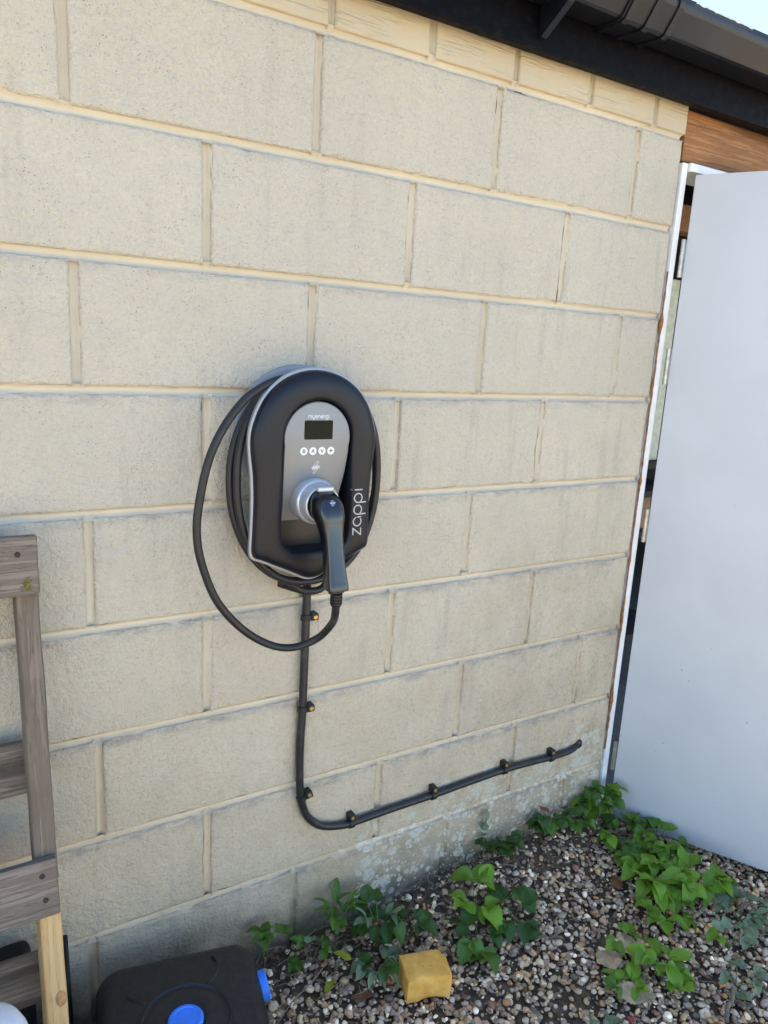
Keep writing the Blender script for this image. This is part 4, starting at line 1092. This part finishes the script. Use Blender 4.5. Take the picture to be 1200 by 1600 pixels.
def gravel_mat():
    m, N, L, b = new_mat('pebbles'); g = NG(N, L); setp(b, (0.3, 0.3, 0.3), 0.7, 0, 0.35)
    a = N.new('ShaderNodeAttribute'); a.attribute_name = 'stone_colour'; P = g.pos()
    c = g.mix(g.ramp(g.noise(P, 190, 4, 0.65), 0.40, 0.75, 0, 0.55), a.outputs['Color'], g.mix(0.5, a.outputs['Color'], (0.10, 0.08, 0.06)))
    c = g.mix(g.ramp(g.noise(P, 60, 3), 0.55, 0.7, 0, 0.25), c, (0.42, 0.38, 0.32))
    L.new(c, b.inputs['Base Color']); L.new(g.bump(g.noise(P, 350, 3), 0.5, 0.001), b.inputs['Normal']); return m
gv = link('gravel', me, gravel_mat(), None, True); tag(gv, 'mixed grey, white and tan gravel covering the ground by the wall', 'gravel', kind='stuff')

# fine dead stems and debris along the wall foot
parts = []
for k in range(420):
    x = RNG.uniform(1.0, 2.7); y = -abs(RNG.normal(0.0, 0.075))-0.006 if RNG.random() < 0.72 else RNG.uniform(-0.8, -0.02)
    if in_can(x, y): continue
    a = RNG.uniform(0, 2*pi); l = RNG.uniform(0.02, 0.085); z = gz(x, y) + RNG.uniform(0.003, 0.016)
    d = Vector((math.cos(a)*l, math.sin(a)*l*0.6, RNG.uniform(-0.004, 0.020)))
    p0 = Vector((x, y, z)); p2 = p0 + d
    if p2.y > -0.004: p2.y = -0.004
    p1 = (p0+p2)/2 + Vector((RNG.uniform(-1, 1), RNG.uniform(-1, 0.2), RNG.uniform(0, 1)))*l*0.15
    parts.append(tube([p0, p1, p2], RNG.uniform(0.0005, 0.0013), 4, False))
V, F = join_vf(parts)
tag(obj('plant_litter', V, F, M['drystem']), 'thin dry brown stems littered over gravel and wall foot', 'litter', kind='stuff')

# brown leaf crumbs lying between the stones
V = []; F = []
for k in range(520):
    x = RNG.uniform(1.0, 2.65); y = -abs(RNG.normal(0, 0.10))-0.01 if RNG.random() < 0.55 else RNG.uniform(-0.85, -0.02)
    if in_can(x, y): continue
    q = Quaternion(Vector(RNG.normal(size=3)).normalized(), RNG.uniform(-0.6, 0.6)) @ Quaternion((0, 0, 1), RNG.uniform(0, 6.28)); s_ = RNG.uniform(0.004, 0.013)
    p0 = Vector((x, y, gz(x, y) + RNG.uniform(0.004, 0.013))); b_ = len(V)
    for a, c_, h in ((-1, 0, 0.1), (-0.3, -0.45, 0), (0.5, -0.35, 0.12), (1, 0.1, 0), (0.35, 0.5, 0.1), (-0.5, 0.35, -0.08)): V.append(p0 + q @ Vector((a*s_*RNG.uniform(0.7, 1.1), c_*s_*RNG.uniform(0.6, 1.2), h*s_)))
    F += [(b_, b_+1, b_+2, b_+5), (b_+2, b_+3, b_+4, b_+5)]
tag(obj('leaf_litter', V, F, plain('brown_leaf_crumbs', (0.17, 0.095, 0.05), 0.9, var=0.6, scale=25, obj=False), None, False), 'brown crumbs of dead leaves scattered between the stones', 'litter', kind='stuff')

# ------------------------------------------------------------------ weeds: every leaf its own object
def leaf_mesh(name, length, width, teeth, mat, fold, droop, seed, lobed=0.0, notch=0.0):
    """leaflet along +y, blade either side of the midrib, serrated edge, folded and drooping"""
    r_ = random.Random(seed); n = 22; V = []; F = []
    tw_ = r_.uniform(-0.35, 0.35)
    for i in range(n+1):
        t = i/n; y = length*t
        wd = width*0.5*(math.sin(pi*min(1, t**0.80*0.985+0.008))**0.80)
        if lobed: wd *= 1 + lobed*math.sin(t*pi*3.2+0.4)
        if notch and t > 0.8: wd *= 1 + notch*(t-0.8)*2
        tooth = 1 + (0.07 if i % 2 == 0 else -0.05)*teeth*(0 < i < n)
        zc = -droop*length*t*t + 0.03*length*math.sin(t*5+seed)
        for u in (-1, -0.5, 0, 0.5, 1):
            ww = wd*u*(tooth if abs(u) == 1 else 1)
            yy = y + (0.022*length*(1 if i % 2 == 0 else -0.3)*teeth*abs(u) if abs(u) == 1 and 0 < i < n else 0)
            z = zc + fold*abs(ww) + 0.05*width*math.sin(t*9+u*2+seed)*abs(u) + tw_*ww*t
            V.append((ww, yy, z))
    for i in range(n):
        for k in range(4): a = i*5+k; F.append((a, a+1, a+6, a+5))
    me_ = bpy.data.meshes.new(name); me_.from_pydata(V, [], F); me_.update(); me_.materials.append(mat)
    me_.polygons.foreach_set('use_smooth', [True]*len(me_.polygons)); return me_
LM = {}
for nm, mat, L_, W_, teeth, lob in (('bright', 'leaf_bright', 0.052, 0.040, 1.0, 0.0), ('mid', 'leaf_mid', 0.050, 0.041, 1.0, 0.05), ('dark', 'leaf_dark', 0.052, 0.048, 0.9, 0.12), ('grey', 'leaf_grey', 0.056, 0.026, 0.45, 0.0), ('lance', 'leaf_mid', 0.070, 0.022, 0.3, 0.0), ('sage', 'leaf_grey', 0.045, 0.036, 0.9, 0.12)):
    LM[nm] = [leaf_mesh('leaf', L_, W_, teeth, M[mat], 0.25+0.1*k, 0.15+0.12*k, 3+k, lob) for k in range(4)]
def tube_pts(p0, p2, sag, r, seg=5):
    p1 = (p0+p2)/2 + Vector((0, 0, sag)); return tube([p0, p0*0.25+p1*0.5+p2*0.25+Vector((0,0,sag*0.3)), p2], [r, r*0.85, r*0.7], seg, False)
WG = 'weeds growing along the wall and in the gravel'
def weed(x, y, kinds, nst, size, height, label, seed, spread=1.0, per=3, dirn=None, z=None):
    hgt_up = height > 0.08
    r_ = random.Random(seed); base = Vector((x, y, gz(x, y) if z is None else z))
    root = empty('weed', base, label, 'weed', WG); parts = []
    for s_ in range(nst):
        a = 2*pi*s_/nst + r_.uniform(-0.5, 0.5)
        if dirn is not None: a = dirn + r_.uniform(-1.1, 1.1)
        out = size*spread*r_.uniform(0.35, 1.0); h = height*r_.uniform(0.55, 1.1)
        tip = Vector((math.cos(a)*out, math.sin(a)*out*0.8, h))
        wy = -0.012 - y                               # keep clear of the wall
        if tip.y > wy-0.01: tip.y = wy-0.01-r_.uniform(0, 0.02)
        parts.append(tube_pts(Vector((0, 0, -0.004)), tip, h*0.25, 0.0013*(0.7+size*6)))
        kind = r_.choice(kinds)
        for q in range(per):
            me_ = LM[kind][r_.randrange(4)]
            o = bpy.data.objects.new('leaf', me_); COL.objects.link(o); o.parent = root; o.location = tip
            da = {0: 0.0, 1: 1.15, 2: -1.15, 3: 2.4, 4: -2.4}[q] + r_.uniform(-0.25, 0.25)
            yaw = a + da - pi/2
            sc_ = size/0.050*r_.uniform(0.72, 1.12)*(1.1 if q == 0 else 0.92)
            # lift keeps leaf faces up, tilted towards the open side
            lift_ = r_.uniform(0.35, 1.25) if kind in ('grey', 'lance') and hgt_up else r_.uniform(-0.35, 0.55)
            M_ = Matrix.Rotation(yaw, 4, 'Z') @ Matrix.Rotation(lift_, 4, 'X') @ Matrix.Rotation(r_.uniform(-0.4, 0.4), 4, 'Y')
            e_ = base + tip + (M_ @ Vector((0, 0.055*sc_, 0)))
            if e_.y > -0.008: M_ = Matrix.Rotation(pi + r_.uniform(-1.0, 1.0), 4, 'Z') @ Matrix.Rotation(r_.uniform(-0.2, 0.7), 4, 'X')
            o.rotation_euler = M_.to_euler(); o.scale = (sc_,)*3
    V, F = join_vf(parts); obj('stem', V, F, M['stem'], root)
    return root
W = [
 # x, y, kinds, stems, leaf size, height, label, spread
 (2.175, -0.035, ['mid', 'bright'], 11, 0.044, 0.105, 'bushy green weed in the corner where the wall meets the door frame', 1.4),
 (2.080, -0.030, ['mid', 'dark'], 5, 0.038, 0.060, 'low dark green weed against the wall just left of the corner weed', 1.4),
 (1.965, -0.030, ['mid', 'dark'], 7, 0.036, 0.070, 'dark weed with rust tinted leaf against lichen covered blocks', 1.5),
 (1.790, -0.030, ['dark'], 4, 0.046, 0.050, 'small dark leaved weed against the wall below the last cable clip', 1.1),
 (2.190, -0.130, ['bright', 'mid'], 9, 0.042, 0.060, 'green weed just in front of the hinge edge of the door', 1.5),
 (2.265, -0.200, ['bright', 'mid'], 11, 0.044, 0.075, 'leafy green weed under the bottom edge of the white door', 1.5),
 (2.170, -0.225, ['bright', 'mid'], 11, 0.046, 0.070, 'bright green weed in the middle of the patch before the door', 1.4),
 (2.140, -0.315, ['bright'], 9, 0.052, 0.065, 'bright weed with broad serrated leaves on the near side of the door patch', 1.3),
 (2.215, -0.360, ['bright'], 8, 0.056, 0.060, 'bright weed with the largest pale green leaves before the white door', 1.2),
 (2.080, -0.375, ['bright'], 5, 0.050, 0.050, 'bright trailing weed reaching out over the gravel from the door patch', 1.2),
 (2.265, -0.475, ['sage', 'grey'], 7, 0.042, 0.045, 'grey green weed with pale wilted leaves beside the door patch', 1.6),
 (2.330, -0.525, ['sage'], 6, 0.034, 0.040, 'pale sage green weed furthest right under the door end', 1.6),
 (2.150, -0.520, ['bright', 'sage'], 4, 0.042, 0.045, 'small mixed green and sage weed right of the dry leaves', 1.1),
 (2.060, -0.600, ['sage', 'mid'], 5, 0.032, 0.030, 'low sage weed spreading over gravel at the lower right', 1.6),
 (1.905, -0.500, ['bright'], 8, 0.044, 0.055, 'bright green weed growing beside the big dry grey leaf', 1.2),
 (1.800, -0.490, ['bright', 'mid'], 4, 0.036, 0.040, 'small bright weed left of the big dry grey leaf', 1.1),
 (1.895, -0.390, ['bright'], 2, 0.036, 0.030, 'tiny bright weed of few leaves alone in open gravel', 1.0),
 (1.660, -0.545, ['sage'], 2, 0.034, 0.040, 'small grey green sprig standing alone in foreground gravel', 0.8),
 (1.490, -0.485, ['bright'], 2, 0.034, 0.025, 'single small bright green weed in gravel below the ochre block', 0.7),
 (1.620, -0.135, ['bright'], 4, 0.054, 0.085, 'bright green weed standing tallest in the middle gravel patch', 0.9),
 (1.700, -0.200, ['dark'], 4, 0.050, 0.050, 'dark broad leaved weed on the right of the middle gravel patch', 1.1),
 (1.560, -0.215, ['dark', 'mid'], 5, 0.050, 0.055, 'dark broad leaved weed right beside the ochre block', 1.1),
 (1.420, -0.125, ['dark', 'mid'], 4, 0.040, 0.060, 'dark green weed behind the ochre block near the wall', 1.0),
 (1.345, -0.105, ['grey', 'grey', 'dark'], 8, 0.042, 0.110, 'grey green weed with long upright leaves left of the ochre block', 1.1),
 (1.255, -0.060, ['lance', 'lance', 'mid'], 6, 0.036, 0.125, 'tall thin weed with upright pointed leaves close to the wall', 0.8),
 (1.300, -0.190, ['dark', 'grey', 'sage'], 7, 0.036, 0.055, 'tangled dark and grey leaved weed between water can and ochre block', 1.2),
 (1.175, -0.080, ['mid', 'sage'], 5, 0.028, 0.055, 'small straggling weed between the water can and the tall thin weed', 1.3),
 (1.075, -0.040, ['mid'], 3, 0.034, 0.115, 'green weed peeping over the far corner of the water can', 0.9),
]
for i, (x, y, kinds, nst, size, hgt, lab, spr) in enumerate(W): weed(x, y, kinds, nst, size, hgt, lab, 100+i, spr*1.1)
# seedling that grows on the wall face
root = empty('weed', (1.735, -0.006, 0.165), 'pale seedling rooted in the lichened wall face above the gravel', 'weed', WG); parts = []
for k, (a, b, rz_) in enumerate(((0.004, 0.050, 0.3), (-0.008, 0.030, 1.2), (0.012, 0.020, -1.0), (-0.004, 0.0, 2.2))):
    tip = Vector((a, -0.016, b)); parts.append(tube_pts(Vector((0, 0.004, 0.02)), tip, 0.0, 0.0008))
    o = bpy.data.objects.new('leaf', LM['sage'][k]); COL.objects.link(o); o.parent = root; o.location = tip; o.scale = (0.6,)*3; o.rotation_euler = (R(70), rz_, 0)
V, F = join_vf(parts); obj('stem', V, F, M['stem'], root)

# fallen leaves and twigs
def fallen(x, y, L_, W_, mat, label, rz, seed, lob=0.15, z=0.010):
    me_ = leaf_mesh('dry_leaf', L_, W_, 0.7, M[mat], 0.12, 0.05, seed, lob); o = bpy.data.objects.new('dry_leaf', me_); COL.objects.link(o)
    o.location = (x, y, gz(x, y)+z); o.rotation_euler = (R(8), R(6), rz); tag(o, label, 'dry leaf', 'fallen leaves on the gravel'); return o
fallen(1.845, -0.535, 0.105, 0.060, 'leaf_dry', 'long grey brown dry leaf lying beside bright weeds', R(60), 2)
fallen(1.895, -0.435, 0.070, 0.062, 'leaf_dry', 'broad pale dry leaf lying on gravel above the bright weeds', R(-20), 3)
fallen(1.850, -0.385, 0.075, 0.060, 'leaf_dry', 'greyish dry leaf half buried in gravel near the tiny weed', R(140), 4)
fallen(1.245, -0.150, 0.045, 0.022, 'leaf_yellow', 'small yellow leaf caught in weeds near the water can', R(40), 5, 0, 0.05)
fallen(1.165, -0.175, 0.040, 0.018, 'leaf_yellow', 'yellow leaf lying on gravel right beside the can', R(-60), 6, 0, 0.02)
fallen(1.265, -0.220, 0.055, 0.030, 'leaf_rust', 'curled brown leaf lying on gravel between can and ochre block', R(80), 7, 0, 0.012)
fallen(1.960, -0.040, 0.035, 0.028, 'leaf_rust', 'rust orange leaf against the lichened wall foot', R(10), 8, 0, 0.085)
fallen(1.620, -0.520, 0.050, 0.036, 'leaf_rust', 'dark red brown leaf beside the lone grey sprig', R(100), 9, 0, 0.012)
fallen(1.745, -0.560, 0.018, 0.014, 'leaf_pink', 'tiny pinkish red leaf in foreground gravel', R(30), 10, 0, 0.016)
fallen(2.045, -0.250, 0.050, 0.030, 'leaf_rust', 'rusty leaf at the edge of the weed patch before the door', R(-30), 11, 0, 0.012)
for (a, b, r, lab) in (((1.93, -0.66), (2.02, -0.615), 0.0050, 'pale broken twig lying on foreground gravel'), ((1.03, -0.20), (1.21, -0.105), 0.0016, 'long thin dry stalk leaning out beside the water can'), ((1.55, -0.045), (1.80, -0.075), 0.0012, 'thin reddish dry stalk lying along the wall foot')):
    p0 = Vector((*a, gz(*a)+0.016)); p2 = Vector((*b, gz(*b)+0.020)); V, F = tube(catmull([p0, (p0*2+p2)/3+Vector((0, 0.004, 0.003)), (p0+p2*2)/3-Vector((0, 0.003, -0.002)), p2], 4), r, 7)
    tag(obj('twig', V, F, M['drystem']), lab, 'twig')

# a distant tree whose tip shows past the roof edge
tr = empty('tree', (13.2, 9.0, 0), 'yellow green tree tip showing in the sky past the roof edge', 'tree')
V, F = tube(catmull([Vector((0, 0, 0)), Vector((0.1, 0, 2.5)), Vector((-0.1, 0.1, 4.5)), Vector((0, 0, 6.2))], 5), [0.2-0.17*k/15 for k in range(16)], 9); obj('trunk', V, F, M['drystem'], tr)
V = []; F = []
r_ = np.random.default_rng(5)
for k in range(2600):
    u = r_.normal(size=3); u /= np.linalg.norm(u); c_ = u*r_.uniform(0.35, 1.0)**0.5*np.array([1.5, 1.5, 2.1]) + np.array([0, 0, 5.0])
    a = r_.normal(size=3); a /= np.linalg.norm(a); b_ = np.cross(a, r_.normal(size=3)); b_ /= np.linalg.norm(b_); s_ = r_.uniform(0.05, 0.10)
    o_ = len(V); V += [tuple(c_-a*s_), tuple(c_+b_*s_*0.5), tuple(c_+a*s_), tuple(c_-b_*s_*0.5)]; F.append((o_, o_+1, o_+2, o_+3))
o = obj('crown', V, F, leaf_material('tree_leaf', (0.13, 0.19, 0.02), (0.2, 0.25, 0.04)), tr, False)
